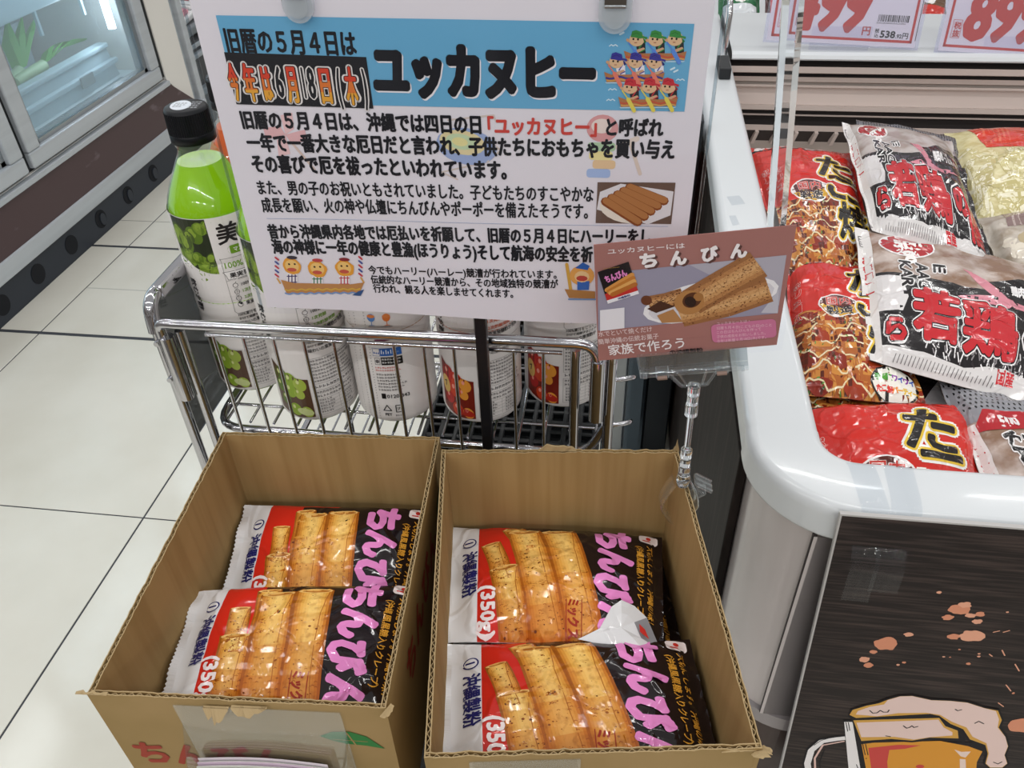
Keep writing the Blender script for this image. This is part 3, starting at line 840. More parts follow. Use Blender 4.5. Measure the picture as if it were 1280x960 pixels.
def crepe_mat(col, dark, sc=240):
    return mat('crepe_%s' % col, col, rough=.09, spec=.6, var=dark, var_scale=sc, var_lo=.48, var_hi=.8, var_detail=5, bump=.3, bump_scale=18, crease=19)
def mixhex(a, b, t): return ''.join('%02x' % round(int(a[i:i + 2], 16) * (1 - t) + int(b[i:i + 2], 16) * t) for i in (0, 2, 4))
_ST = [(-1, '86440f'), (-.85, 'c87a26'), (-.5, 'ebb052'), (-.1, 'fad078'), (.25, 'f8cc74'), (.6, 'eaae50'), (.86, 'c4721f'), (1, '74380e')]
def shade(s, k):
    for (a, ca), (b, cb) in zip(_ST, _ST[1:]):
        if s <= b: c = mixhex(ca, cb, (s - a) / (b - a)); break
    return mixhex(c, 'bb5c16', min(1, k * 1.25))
def roll(pr, x0, y0, x1, y1, w0, w1, l, seed, open_top=True):
    """one printed crepe roll; lower half browner than the top, peppered with pores"""
    rnd = random.Random(seed)
    n = 14; dx, dy = x1 - x0, y1 - y0; L = math.hypot(dx, dy); tx, ty = dx / L, dy / L; nx, ny = ty, -tx
    def pt(t, s):
        w = lerp(w0, w1, t); b = 1.2 * math.sin(t * PI)
        return (x0 + tx * L * t + nx * (s * w / 2 + b), y0 + ty * L * t + ny * (s * w / 2 + b))
    tops = [1 + .012 * math.sin(k * 1.3 + seed) for k in range(n + 1)]
    for k in range(n):
        sa, sb = -1 + 2 * k / n, -1 + 2 * (k + 1) / n
        for j in range(4):
            ta, tb = j / 4, (j + 1) / 4
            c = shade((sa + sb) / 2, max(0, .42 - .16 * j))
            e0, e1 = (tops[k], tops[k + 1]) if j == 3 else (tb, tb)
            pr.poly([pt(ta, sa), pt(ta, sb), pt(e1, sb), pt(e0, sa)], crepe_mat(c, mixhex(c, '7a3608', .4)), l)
    rot = math.atan2(ty, tx) - PI / 2
    if open_top:
        cx, cy = pt(.985, 0)
        pr.ell(cx, cy, w1 * .46, w1 * .10, crepe_mat('f0c478', 'd89c44'), l + .3, rot)
        pr.ell(cx + w1 * .04, cy - .2, w1 * .36, w1 * .065, crepe_mat('b8742c', '8c4a14'), l + .5, rot)
        pr.ell(cx - w1 * .05, cy + .4, w1 * .20, w1 * .04, crepe_mat('e8b060', 'c88a3a'), l + .6, rot)
    pr.line([pt(.05, .55), pt(.4, .42), pt(.75, .5), pt(.97, .8)], .6, 'a85c1c', l + .4, cap=False)
    for k in range(46):
        t, s = rnd.uniform(.03, .95), rnd.uniform(-.88, .88); x, y = pt(t, s); r = rnd.uniform(.3, .9) * (1.6 if k < 5 else 1)
        pr.ell(x, y, r, r * .8, rnd.choice(['8a4412', '9c5418', '6a300c']), l + .7, n=6)
    for k in range(26):     # darker griddle freckles towards the foot
        t, s = rnd.uniform(.0, .5), rnd.uniform(-.9, .9); x, y = pt(t, s)
        pr.line([(x - 1.2, y - .4), (x, y + .4), (x + 1.3, y - .2)], .5, 'a04e14', l + .6, cap=False)
NAVY, BAGRED, PINK, BAGBLK, YEL = '23286e', 'd62a1c', 'ee8fd2', '1b1113', 'e9a83c'
# folded-over back corner of the packet in the right carton: the white underside turned up
def folded(root, p):
    pts = [(.60, -.01), (.70, .05), (.755, .20), (.80, .245), (.86, .235), (.92, .17), (.985, -.045), (.90, -.075), (.76, -.06)]
    def P(u, v, d): return p.top(max(0, min(1, u)), max(0.02, min(1, v)), d) + (p.base(u, v) - p.base(max(0, min(1, u)), max(0.02, min(1, v))))
    ctr = P(.80, .06, .0042)
    ring = [P(u, v, .0022 + .001 * (k % 2)) for k, (u, v) in enumerate(pts)]
    mid = [lerp(r, ctr, .5) + p.n * (.0010 + .0008 * math.sin(k * 2.1)) for k, r in enumerate(ring)]
    mb = MB(); n = len(pts)
    wm, rd, gy = film('dcdcde'), film('c0302a'), film('8f8f94')
    for k in range(n):
        l = (k + 1) % n
        mb.add([ring[k], ring[l], mid[l], mid[k]], [(0, 1, 2, 3)], gy if k in (5,) else wm, True)
        mb.add([mid[k], mid[l], ctr], [(0, 1, 2)], wm, True)
    a, b, c, d = [lerp(q, ctr, .22) + p.n * .0016 for q in (P(.94, .05, .006), P(.965, -.03, .006), P(.91, .02, .006), P(.905, .09, .006))]
    mb.add([a, b, c, d], [(0, 1, 2, 3)], rd)
    mb.build('folded_corner', root)
def chinbin(label, corners, T, seed, base_loc, group, simple=False, wr=.0013):
    W_, R_, K_ = film('f1f1f3'), film(BAGRED), film(BAGBLK)
    p = Pillow(corners, T, seed, nu=32, nv=24, wr=wr)
    def mf(u, v):
        if u < .125: return W_
        if u < .3125 or (u < .5 and v > .96): return R_
        return K_
    root = thing('snack_packet', label, 'snack packet', base_loc, group)
    pr = SPrint(180, 130)
    sl = 8 if 'right carton' in label else 0
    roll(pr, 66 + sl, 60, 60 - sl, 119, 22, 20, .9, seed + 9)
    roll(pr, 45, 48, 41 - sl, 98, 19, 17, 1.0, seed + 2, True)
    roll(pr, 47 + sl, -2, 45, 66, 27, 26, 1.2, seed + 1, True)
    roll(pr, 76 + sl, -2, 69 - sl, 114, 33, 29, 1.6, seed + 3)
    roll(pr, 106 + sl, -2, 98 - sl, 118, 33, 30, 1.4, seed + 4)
    if not simple:
        r = -PI / 2
        pr.text('沖縄製粉', 9.5, 92, 13.5, NAVY, 4, w=52, bold=.03, rot=r)
        pr.ell(14.5, 104, 6.2, 6.2, NAVY, 4, n=24); pr.ell(14.5, 104, 5.0, 5.0, 'f1f1f3', 5, n=24); pr.text('1', 10.8, 105.3, 9, NAVY, 6, bold=.05, rot=r)
        pr.text('(350g)', 26, 46, 15.5, 'fbeeee', 4, w=46, bold=.045, rot=r)
        for k, ch in enumerate('ちんびん'):
            y = 127 - k * 32
            pr.text(ch, 125 + (2.5 if k % 2 else 0), y, 31, PINK, 4, w=32, bold=.07, rot=r, n=14)
        pr.text('ミックス', 100, 31, 10, '9c2a14', 4.5, w=30, bold=.045, rot=r)
        pr.line([(98, 31), (98, 1)], .7, '9c2a14', 4.5); pr.line([(111, 31), (111, 1)], .7, '9c2a14', 4.5)
        pr.text('(沖縄風黒糖入りクレープ)', 158, 108, 6.5, YEL, 4, w=84, bold=.02, rot=r)
        pr.text('大切にします。沖縄の味！', 167, 112, 7, YEL, 4, w=92, bold=.02, rot=r)
        pr.rrect(160, 116, 176, 127, 3, 'f3e6e6', 4); pr.ell(168, 122.5, 2.2, 2.2, 'd0342c', 5, n=10); pr.line([(163.5, 119), (172.5, 119)], 1.4, 'd0342c', 5)
    p.mesh(mf, film('e8e8ea') if seed % 2 else K_, 'film', root, [pr])
    # sealed white end with its crimped edge
    mb = MB(); n = 60; vs = []
    for k in range(n + 1):
        v = k / n; a = p.top(0, v); d = (p.base(0, v) - p.base(.05, v)).normalized()
        q = a + d * (.006 + .0012 * (k % 2)) + p.n * .0016 * math.sin(v * 17 + seed)
        vs += [a + p.n * .0002, q, q - p.n * .0005, a - p.n * .0005]
    fs = []
    for k in range(n):
        i, j = 4 * k, 4 * k + 4
        fs += [(i, i + 1, j + 1, j), (i + 1, i + 2, j + 2, j + 1), (i + 2, i + 3, j + 3, j + 2)]
    mb.add(vs, fs, film('f1f1f3')); mb.build('end_seal', root)
    if 'folded over' in label: folded(root, p)
    return root
def C4(z, a, b, c, d): return [atz(*a, z), atz(*b, z), atz(*c, z), atz(*d, z)]
G1 = 'crepe mix packets in the left carton'; G2 = 'crepe mix packets in the right carton'
zl2, zl1, zr1, zr2 = .982, .968, .975, .988
def Q(*p): return [V(*q) for q in p]
chinbin('crepe mix packet nearest the front in the left carton', Q((-.292, .262, .982), (-.131, .272, .985), (-.138, .383, .988), (-.307, .362, .984)), .017, 1, (-.21, .32, .95), G1)
chinbin('crepe mix packet at the back of the left carton, tucked under the front one', Q((-.296, .352, .952), (-.146, .368, .952), (-.149, .471, .978), (-.310, .460, .976)), .017, 2, (-.22, .41, .935), G1)
chinbin('crepe mix packet nearest the front in the right carton', Q((-.086, .238, .990), (.0845, .256, .990), (.0665, .358, .987), (-.104, .335, .985)), .018, 4, (-.01, .3, .955), G2)
chinbin('crepe mix packet at the back of the right carton, one corner folded over', Q((-.1055, .338, .985), (.048, .350, .988), (.049, .466, .972), (-.1265, .455, .975)), .018, 5, (-.04, .40, .95), G2)
chinbin('crepe mix packet lying beneath the back one in the left carton, mostly hidden', Q((-.299, .252, .928), (-.130, .265, .928), (-.137, .368, .928), (-.309, .352, .928)), .014, 7, (-.22, .3, .905), G1, True)
chinbin('crepe mix packet lying beneath the front one in the right carton, white end showing', Q((-.085, .236, .940), (.080, .252, .940), (.070, .346, .940), (-.102, .330, .940)), .016, 6, (-.01, .29, .905), G2, True)
chinbin('crepe mix packet with yellow line showing beneath the back one in the right carton', Q((-.1025, .345, .940), (.069, .362, .948), (.0515, .468, .940), (-.1245, .452, .940)), .016, 3, (-.03, .4, .905), G2)

# ------------------------------------------------------------------ leaflets in a clear pocket on the carton fronts
pocket = clear('clear_pocket', 'f8fafb', haze=.03, ior=1.4)
paper_m = mat('leaflet_paper', 'e6dde8', rough=.5)
def pocket_rack(p0, ax, w, ztop, zpk, label, nleaf, seed):
    ax = Vector(ax).normalized(); n = V(ax.y, -ax.x, 0)
    base = Vector(p0)
    root = thing('leaflet_pocket', label, 'card holder', (base.x, base.y, zpk - .07), 'clear leaflet pockets')
    mb = MB()
    fr = lambda a, b, c: tuple(base + ax * a + n * b + V(0, 0, c - base.z))
    mb.hexa([fr(0, .0006, zpk - .07), fr(w, .0006, zpk - .07), fr(w, .0012, zpk - .07), fr(0, .0012, zpk - .07), fr(0, .0006, ztop), fr(w, .0006, ztop), fr(w, .0012, ztop), fr(0, .0012, ztop)], pocket)
    mb.hexa([fr(0, .024, zpk - .07), fr(w, .024, zpk - .07), fr(w, .0246, zpk - .07), fr(0, .0246, zpk - .07), fr(0, .024, zpk), fr(w, .024, zpk), fr(w, .0246, zpk), fr(0, .0246, zpk)], pocket)
    for e in (0, w - .0006): mb.hexa([fr(e, .0006, zpk - .07), fr(e + .0006, .0006, zpk - .07), fr(e + .0006, .024, zpk - .07), fr(e, .024, zpk - .07), fr(e, .0006, ztop - .02), fr(e + .0006, .0006, ztop - .02), fr(e + .0006, .024, zpk), fr(e, .024, zpk)], pocket)
    mb.hexa([fr(0, .0006, zpk - .071), fr(w, .0006, zpk - .071), fr(w, .0246, zpk - .071), fr(0, .0246, zpk - .071), fr(0, .0006, zpk - .07), fr(w, .0006, zpk - .07), fr(w, .0246, zpk - .07), fr(0, .0246, zpk - .07)], pocket)
    mb.build('pocket', root)
    return fr
fr1 = pocket_rack((-.254, .2364, LZ - .02), (.185, .013, 0), .104, LZ - .006, LZ - .078, 'clear leaflet pocket taped on the front of the left carton', 12, 1)
def leaflets(fr, w, z0, z1, n, group, label, x0=0.0):
    rnd = random.Random(n)
    for k in range(n):
        mb = MB(); b = .004 + k * .0011; zt = z1 - .0025 * rnd.random() - .0007 * k
        c = .0045
        m = 12; vs = []
        for i in range(m + 1):
            t = i / m; bow = c * math.sin(PI * t)
            for (bb, zz) in ((b, z0), (b + .0004, z0), (b + .0004, zt + bow), (b, zt + bow)): vs.append(V(*fr(x0 + w * t, bb, zz)))
        fs = []
        for i in range(m):
            p, q = 4 * i, 4 * i + 4
            fs += [(p, q, q + 3, p + 3), (p + 1, p + 2, q + 2, q + 1), (p + 3, q + 3, q + 2, p + 2), (p, p + 1, q + 1, q)]
        fs += [(0, 3, 2, 1), (4 * m, 4 * m + 1, 4 * m + 2, 4 * m + 3)]
        mb.add(vs, fs, mat('leaflet_%d' % (k % 3), ('e8dfe6', 'dfe4d8', 'd9c4d6')[k % 3], rough=.45), False)
        o = mb.build('leaflet', None, Vector(fr(x0 + w / 2, b, z0)))
        tag(o, label, 'leaflet', group)
leaflets(fr1, .086, LZ - .149, LZ - .064, 8, 'leaflets in the left pocket', 'pale lilac leaflet in the pocket on the left carton', .001)
fr2 = pocket_rack((-.066, .2175, RZ - .02), (.185, .028, 0), .062, RZ - .004, RZ - .045, 'clear leaflet pocket taped on the front of the right carton', 6, 2)
# ================================================================== wire basket
chrome = mat('chrome', 'bcbcc0', rough=0.1, metal=1.0)
smoke = mat('smoky_panel', '4a4f50', rough=.06, spec=.9, coat=.6, alpha=.8)
def basket():
    root = thing('wire_basket', 'chrome wire basket wagon holding the vinegar drink bottles', 'basket', (-.2, .75, 0))
    xl, xr, yf, yb = -.397, .008, .537, .90
    zb, zt = .995, 1.13
    # four corner posts down to the floor
    for x, y in ((xl, yf), (xr - .010, yf), (xl, yb), (xr - .010, yb)):
        mb = MB(); mb.tube([(x, y, 0), (x, y, zt - .005)], .0048, chrome, seg=12); mb.build('corner_post', root)
    mb = MB(); mb.tube([(-.3745, .535, .62), (-.3745, .535, 1.108)], .0042, chrome, 12); mb.build('gate_post', root)
    mb = MB(); mb.tube([(-.0315, .535, .62), (-.0315, .535, 1.112)], .0045, chrome, 12); mb.build('gate_post', root)
    # front gate bar, its ends bent down into sleeves
    mb = MB(); mb.tube([(-.3885, .53, 1.09), (-.3885, .53, 1.118), (-.3745, .529, 1.1185), (-.015, .529, 1.122), (-.0115, .53, 1.09)], .0046, chrome, 14, round_=.016); mb.build('gate_bar', root)
    for x, z0, z1 in ((-.3855, 1.036, 1.104), (-.0125, 1.043, 1.106)):
        mb = MB(); mb.tube([(x, .53, z0), (x, .53, z1)], .0064, chrome, 20); mb.build('hinge_sleeve', root)
    for a, b in ((-.348, -.226), (-.222, -.075), (-.081, -.042)):
        mb = MB(); mb.tube([(a, .530, 1.1085 + (a + .35) * .008), (b, .530, 1.1085 + (b + .35) * .008)], .0018, chrome, 8); mb.build('gate_rail', root)
    for k in range(12):
        p = aty(268 + 37.4 * k, 426 + 1.5 * k, .5315)
        mb = MB(); mb.tube([(p.x, .5315, 1.108), (p.x, .5315, .90)], .0016, chrome, 8); mb.build('gate_wire', root)
    mb = MB(); mb.tube([(-.3745, .535, .90), (-.0315, .535, .90)], .003, chrome, 8); mb.build('gate_rail', root)
    # lower frame round the floor, bent up at the right corner
    mb = MB(); mb.tube([(xl + .02, yb, zb - .006), (xl + .02, .5435, zb - .006), (-.02, .5435, zb - .006), (-.004, .5435, zb + .03)], .0042, chrome, 12, round_=.03); mb.build('floor_frame', root)
    mb = MB(); mb.tube([(-.004, .545, zb - .006), (-.004, yb, zb - .006), (xl + .02, yb, zb - .006)], .0042, chrome, 12, round_=.02); mb.build('floor_frame', root)
    for k in range(16):
        x = -.365 + k * .0235
        mb = MB(); mb.tube([(x, .547, zb), (x, yb, zb)], .0014, chrome, 6); mb.build('floor_wire', root)
    for y in (.575, .66, .75, .84):
        mb = MB(); mb.tube([(xl + .02, y, zb - .0026), (-.004, y, zb - .0026)], .0016, chrome, 6); mb.build('cross_wire', root)
    # side rails
    mb = MB(); mb.tube([(xl, yf - .002, 1.105), (xl, yf + .002, 1.134), (xl, yb, 1.134)], .0062, chrome, 14, round_=.02)
    mb.bbox((xl - .004, yf + .014, 1.128), (xl + .008, yb, 1.1405), .003, chrome); mb.build('side_rail', root)
    mb = MB(); mb.tube([(xr - .01, yf, 1.10), (xr - .01, yf, 1.134), (xr - .01, yb, 1.134)], .0048, chrome, 12, round_=.02); mb.build('side_rail', root)
    mb = MB(); mb.tube([(xl, yb, 1.134), (xr - .01, yb, 1.134)], .0045, chrome, 12); mb.build('back_rail', root)
    mb = MB(); mb.box((xl - .0055, yf + .012, zb - .02), (xl - .0035, yb - .006, 1.129), smoke); mb.build('side_panel', root)
    for k in range(9):
        y = .56 + k * .04
        mb = MB(); mb.tube([(xr - .01, y, zb - .006), (xr - .01, y, 1.134)], .0015, chrome, 6); mb.build('side_wire', root)
    for z in (1.10, 1.05):
        mb = MB(); mb.tube([(xr - .009, yf, z - .02), (xr + .008, yf + .006, z - .02), (xr + .010, yf + .02, z - .03)], .0022, chrome, 8, round_=.008); mb.build('hook', root)
    for z in (1.095, 1.055):
        mb = MB(); mb.tube([(xl, yf - .008, z), (xl, yf + .004, z)], .0025, chrome, 8); mb.build('weld_pin', root)
    # lower wire shelf with its frame
    mb = MB()
    for a, b in (((xl, yf), (xr - .01, yf)), ((xl, yb), (xr - .01, yb)), ((xl, yf), (xl, yb)), ((xr - .01, yf), (xr - .01, yb))):
        mb.tube([(a[0], a[1], .80), (b[0], b[1], .80)], .004, chrome, 8)
    for k in range(19): mb.tube([(xl + .02 + k * .02, yf, .803), (xl + .02 + k * .02, yb, .803)], .0014, chrome, 6)
    mb.build('lower_shelf', root)
    for k, y in enumerate((.60, .68, .76, .84)):
        pass
basket()
def black_crate():
    m = mat('black_plastic', '24272a', rough=.4)
    root = thing('plastic_crate', 'black perforated plastic crate on the shelf below the wire basket', 'crate', (-.08, .71, .8046))
    x0, x1, y0, y1, z0, z1 = -.185, -.012, .552, .89, .8046, .955
    mb = MB()
    mb.box((x0, y0, z0), (x1, y1, z0 + .004), m)
    for a, b in (((x0, y0), (x1, y0 + .004)), ((x0, y1 - .004), (x1, y1)), ((x0, y0), (x0 + .004, y1)), ((x1 - .004, y0), (x1, y1))): mb.box((a[0], a[1], z0), (b[0], b[1], z1), m)
    mb.build('crate_body', root)
    mb = MB()       # perforated lid: a lattice of bars over a dark tray
    nx, ny = 11, 22
    for i in range(nx + 1):
        x = lerp(x0, x1 - .005, i / nx); mb.bbox((x, y0, z1), (x + .005, y1, z1 + .008), .001, m, seg=1)
    for j in range(ny + 1):
        y = lerp(y0, y1 - .005, j / ny); mb.bbox((x0, y, z1), (x1, y + .005, z1 + .0075), .001, m, seg=1)
    mb.build('perforated_lid', root)
black_crate()

# ------------------------------------------------------------------ vinegar drink bottles
clear_pet = clear('clear_bottle', 'f4f8f4', ior=1.5)
cap_m = mat('black_cap', '0b0d13', rough=.4, spec=.3)
def liquid(col, deep): return mat('drink_' + col, col, rough=.12, spec=.4, trans=.1, ior=1.34)
RB = .0378
def label_art(kind):
    """sleeve artwork: x = distance round the bottle from the front, y = height"""
    mm = .001
    pr = Print(lab)
    W = 'ece8e6'; K = '1c1a1c'; G = '8a8886'
    if kind == 'muscat': A, dk, lt, acc = '5c7a1e', '27301a', 'a8c44a', '6f9c1e'
    else: A, dk, lt, acc = 'b02418', '4a160e', 'e8a040', 'd05a30'
    # fruit photograph at the top
    top = .189; rnd = random.Random(5)
    xa, xb = -.050, -.0135
    photo = [(xa, .150)] + [(lerp(xa, xb, t / 10), .150 - .014 * math.sin(t / 10 * PI / 2)) for t in range(1, 11)] + [(xb, top), (xa, top)]
    pr.poly(photo, dk, 1)
    for k in range(20):
        x, y = rnd.uniform(xa - .001, xb + .002), rnd.uniform(.134, .188)
        r = rnd.uniform(.0058, .0088); q = k * .035
        pr.ell(x, y, r * .85, r * 1.08, (A, mixhex(A, lt, .35), mixhex(A, dk, .45))[k % 3], 1.1 + q, rnd.uniform(-.6, .6)); pr.ell(x - .0012, y + .002, r * .42, r * .55, mixhex(A, lt, .6), 1.115 + q, rnd.uniform(-.6, .6))
    curve = [(lerp(xa, xb, t / 10), .150 - .014 * math.sin(t / 10 * PI / 2)) for t in range(0, 11)]
    pr.poly([(xa - .012, .112), (xb + .014, .112), (xb + .014, .1895), (xb, .1895)] + curve[::-1] + [(xa - .012, .150)], W, 2.0)
    pr.poly([(xa - .012, .150), (xa, .150), (xa, .1895), (xa - .012, .1895)], W, 2.0)
    pr.line(curve, .0004, 'c8d0b0' if kind == 'muscat' else 'e0c0b0', 2.1, cap=False)
    pr.text('美酢', -.0075, .1655, .0195, K, 3, bold=.024)
    pr.rrect(-.0015, .1535, .030, .1615, .0038, acc, 2); pr.text('マスカット' if kind == 'muscat' else 'アセロラ', .0035, .1555, .0046, 'f4f4f0', 4, w=.021, bold=.02)
    # callout and process icons
    pr.line([(-.0095, .150), (.030, .150), (.030, .128), (-.0095, .128)], .0004, G, 2, closed=True)
    pr.text('100%果汁', -.0075, .1405, .0068, acc, 3, w=.032, bold=.02)
    pr.poly([(-.0105, .137), (.031, .137), (.031, .129), (-.0075, .129), (-.0085, .1335)], 'f4f2f0', 2.2); pr.line([(-.0105, .137), (.031, .137), (.031, .129), (-.0075, .129), (-.0085, .1335)], .0004, K, 2.4, closed=True)
    pr.text('果実発酵酢', -.0055, .1308, .0052, K, 3.4, w=.030, bold=.03)
    pr.line([(-.0095, .128), (-.0095, .0955), (-.0075, .0935), (.036, .0935)], .0004, G, 2)
    for k, (t, c) in enumerate((('100%果汁', K), ('1次発酵', acc), ('2次酢酸発酵', acc), ('果実発酵酢が完成', K))):
        y = .1225 - k * .0068
        pr.ell(-.003, y, .0024, .0024, K, 2.5, n=14); pr.ell(-.003, y, .0019, .0019, W, 2.8, n=14)
        if k in (1, 2):
            pr.line([(-.0048, y), (-.0012, y)], .0003, K, 3); pr.line([(-.003, y - .0018), (-.003, y + .0018)], .0003, K, 3)
        if k == 0: pr.line([(-.003, y + .002), (-.0018, y + .0036)], .0004, K, 3)
        if k == 3: pr.rect(-.0037, y + .002, -.0023, y + .0034, K, 3)
        if k < 3: pr.line([(-.0046, y - .0030), (-.003, y - .0038), (-.0014, y - .0030)], .00035, K, 3)
        pr.text(t, .002, y - .0016, .0038, c, 3, bold=.02)
    for k, t in enumerate(('100%果汁をじっくり', 'かけて発酵することで', '味わいの果実酢が')):
        pr.text(t, -.0075, .0905 - k * .0047, .0035, K, 3, w=.030, bold=.02)
    # lower fruit picture
    lo = [(-.050, .068)] + [(lerp(-.050, -.0135, t / 8), .068 - .016 * math.sin(t / 8 * PI / 2)) for t in range(1, 9)] + [(-.0135, .008), (-.030, .006), (-.050, .012)]
    pr.poly(lo, '5a4030' if kind == 'muscat' else '7a2014', 1)
    for k, (x, y, r) in enumerate(((-.041, .054, .009), (-.031, .050, .0085), (-.022, .046, .0075), (-.043, .041, .008), (-.033, .038, .0085), (-.024, .035, .006), (-.040, .026, .007), (-.031, .016, .0075), (-.020, .014, .0065))):
        c = ((A, '8fae2e', 'a9be4c') if kind == 'muscat' else ('b81e1a', 'd0401e', 'e89a3a'))[k % 3]
        pr.ell(x, y, r * .8, r, c, 1.2 + .1 * k, .3 * (k % 3 - 1)); pr.ell(x - .0015, y + .003, r * .2, r * .3, 'd8e09a' if kind == 'muscat' else 'f2a090', 1.3 + .1 * k)
    pr.ell(-.022, .014, .008, .0042, 'cbd694' if kind == 'muscat' else 'b8281c', 2.2, -.2)
    if kind != 'muscat': pr.ell(-.044, .040, .0055, .010, 'dcb868', 2.3, .1); pr.line([(-.046, .042), (-.043, .044), (-.044, .038)], .001, K, 2.6)
    # small print: ingredients, maker, nutrition table
    pr.line([(-.0095, .074), (.040, .074), (.040, .046), (-.0095, .046)], .0003, G, 2, closed=True)
    pr.micro(-.0080, .047, .039, .0735, 7, '4a4648', 2.4, 3)
    pr.micro(-.0080, .040, .039, .045, 1, '4a4648', 2.4, 4)
    pr.line([(-.0095, .0385), (.040, .0385), (.040, .010), (-.0095, .010)], .0003, G, 2, closed=True)
    pr.micro(-.0080, .0295, .036, .038, 2, '4a4648', 2.4, 5)
    for k in range(5): pr.line([(-.0080, .0285 - k * .0036), (.038, .0285 - k * .0036)], .00022, G, 2)
    pr.line([(.012, .0285), (.012, .0115)], .00022, G, 2); pr.micro(-.0070, .0110, .008, .0285, 5, '4a4648', 2.4, 6); pr.micro(.016, .0110, .028, .0285, 5, '4a4648', 2.4, 16)
    # the back: perforation dots, serving glasses, recycling marks
    for x in (.052, .059, .0695):
        for k in range(60): pr.rect(x, .004 + k * .003, x + .0007, .0047 + k * .003, '5a5658', 2)
    for j, (x, c) in enumerate(((.076, '5a8ac8'), (.089, 'e07a3a'))):
        pr.ell(x, .120, .0034, .0040, c, 2.4, n=12); pr.ell(x, .1215, .0034, .0018, 'e8894a', 2.6, n=12); pr.line([(x, .116), (x, .1125)], .0006, c, 2.4); pr.line([(x - .002, .1122), (x + .002, .1122)], .0006, c, 2.4)
        pr.text(('3：1', '2：1')[j], x - .004, .1045, .0045, K, 3, bold=.02)
    pr.micro(.073, .1095, .095, .112, 1, '4a4648', 2.4, 12)
    pr.poly([(.076, .094), (.096, .098), (.096, .1015), (.076, .0975)], '7a3a5a', 2.3)
    pr.rrect(.0725, .080, .0785, .088, .001, W, 2.3); pr.line([(.0725, .080), (.0785, .080), (.0785, .088), (.0725, .088)], .0004, '2a5aa8', 2.5, closed=True); pr.text('m', .0733, .0822, .0062, '2a5aa8', 3, bold=.04)
    pr.rect(.079, .080, .098, .088, '2f66b4', 2.3); pr.micro(.080, .081, .097, .087, 1, 'e8eef6', 2.8, 13)
    pr.rect(.079, .070, .098, .0785, K, 2.3); pr.micro(.080, .071, .097, .078, 2, 'e8e8e8', 2.8, 14)
    pr.line([(.0735, .0705), (.0778, .0705), (.0778, .0775), (.0735, .0775)], .0004, '6a6668', 2.5, closed=True); pr.ell(.07565, .074, .0017, .0020, '6a6668', 2.6, n=10)
    pr.micro(.073, .0625, .098, .0685, 2, 'c8382c', 2.4, 15)
    pr.micro(.073, .040, .098, .061, 6, '4a4648', 2.4, 17)
    pr.rect(.0745, .0315, .0785, .0375, K, 2.4); pr.text('0120', .0795, .0325, .0052, K, 3, bold=.02); pr.text('343', .0925, .0325, .0052, K, 3, bold=.02)
    for a in range(3):
        t = a * 2 * PI / 3 + PI / 2; u = t + 2 * PI / 3
        pr.line([(.078 + .0042 * math.cos(t), .0195 + .0042 * math.sin(t)), (.078 + .0042 * math.cos(u), .0195 + .0042 * math.sin(u))], .0009, K, 2.4)
    pr.text('PET', .0753, .0115, .0038, K, 3, bold=.03)
    pr.line([(.086, .0155), (.092, .0155), (.092, .0235), (.086, .0235)], .0008, K, 2.4, closed=True); pr.text('プラ', .0866, .0180, .0034, K, 3, bold=.03); pr.micro(.085, .010, .093, .013, 1, K, 2.4, 18)
    # maker name up the left edge of the front
    pr.text('飲むお酢', -.0475, .128, .008, K, 3, bold=.03, rot=-PI / 2)
    return pr
ART = {k: label_art(k) for k in ('muscat', 'acerola')}
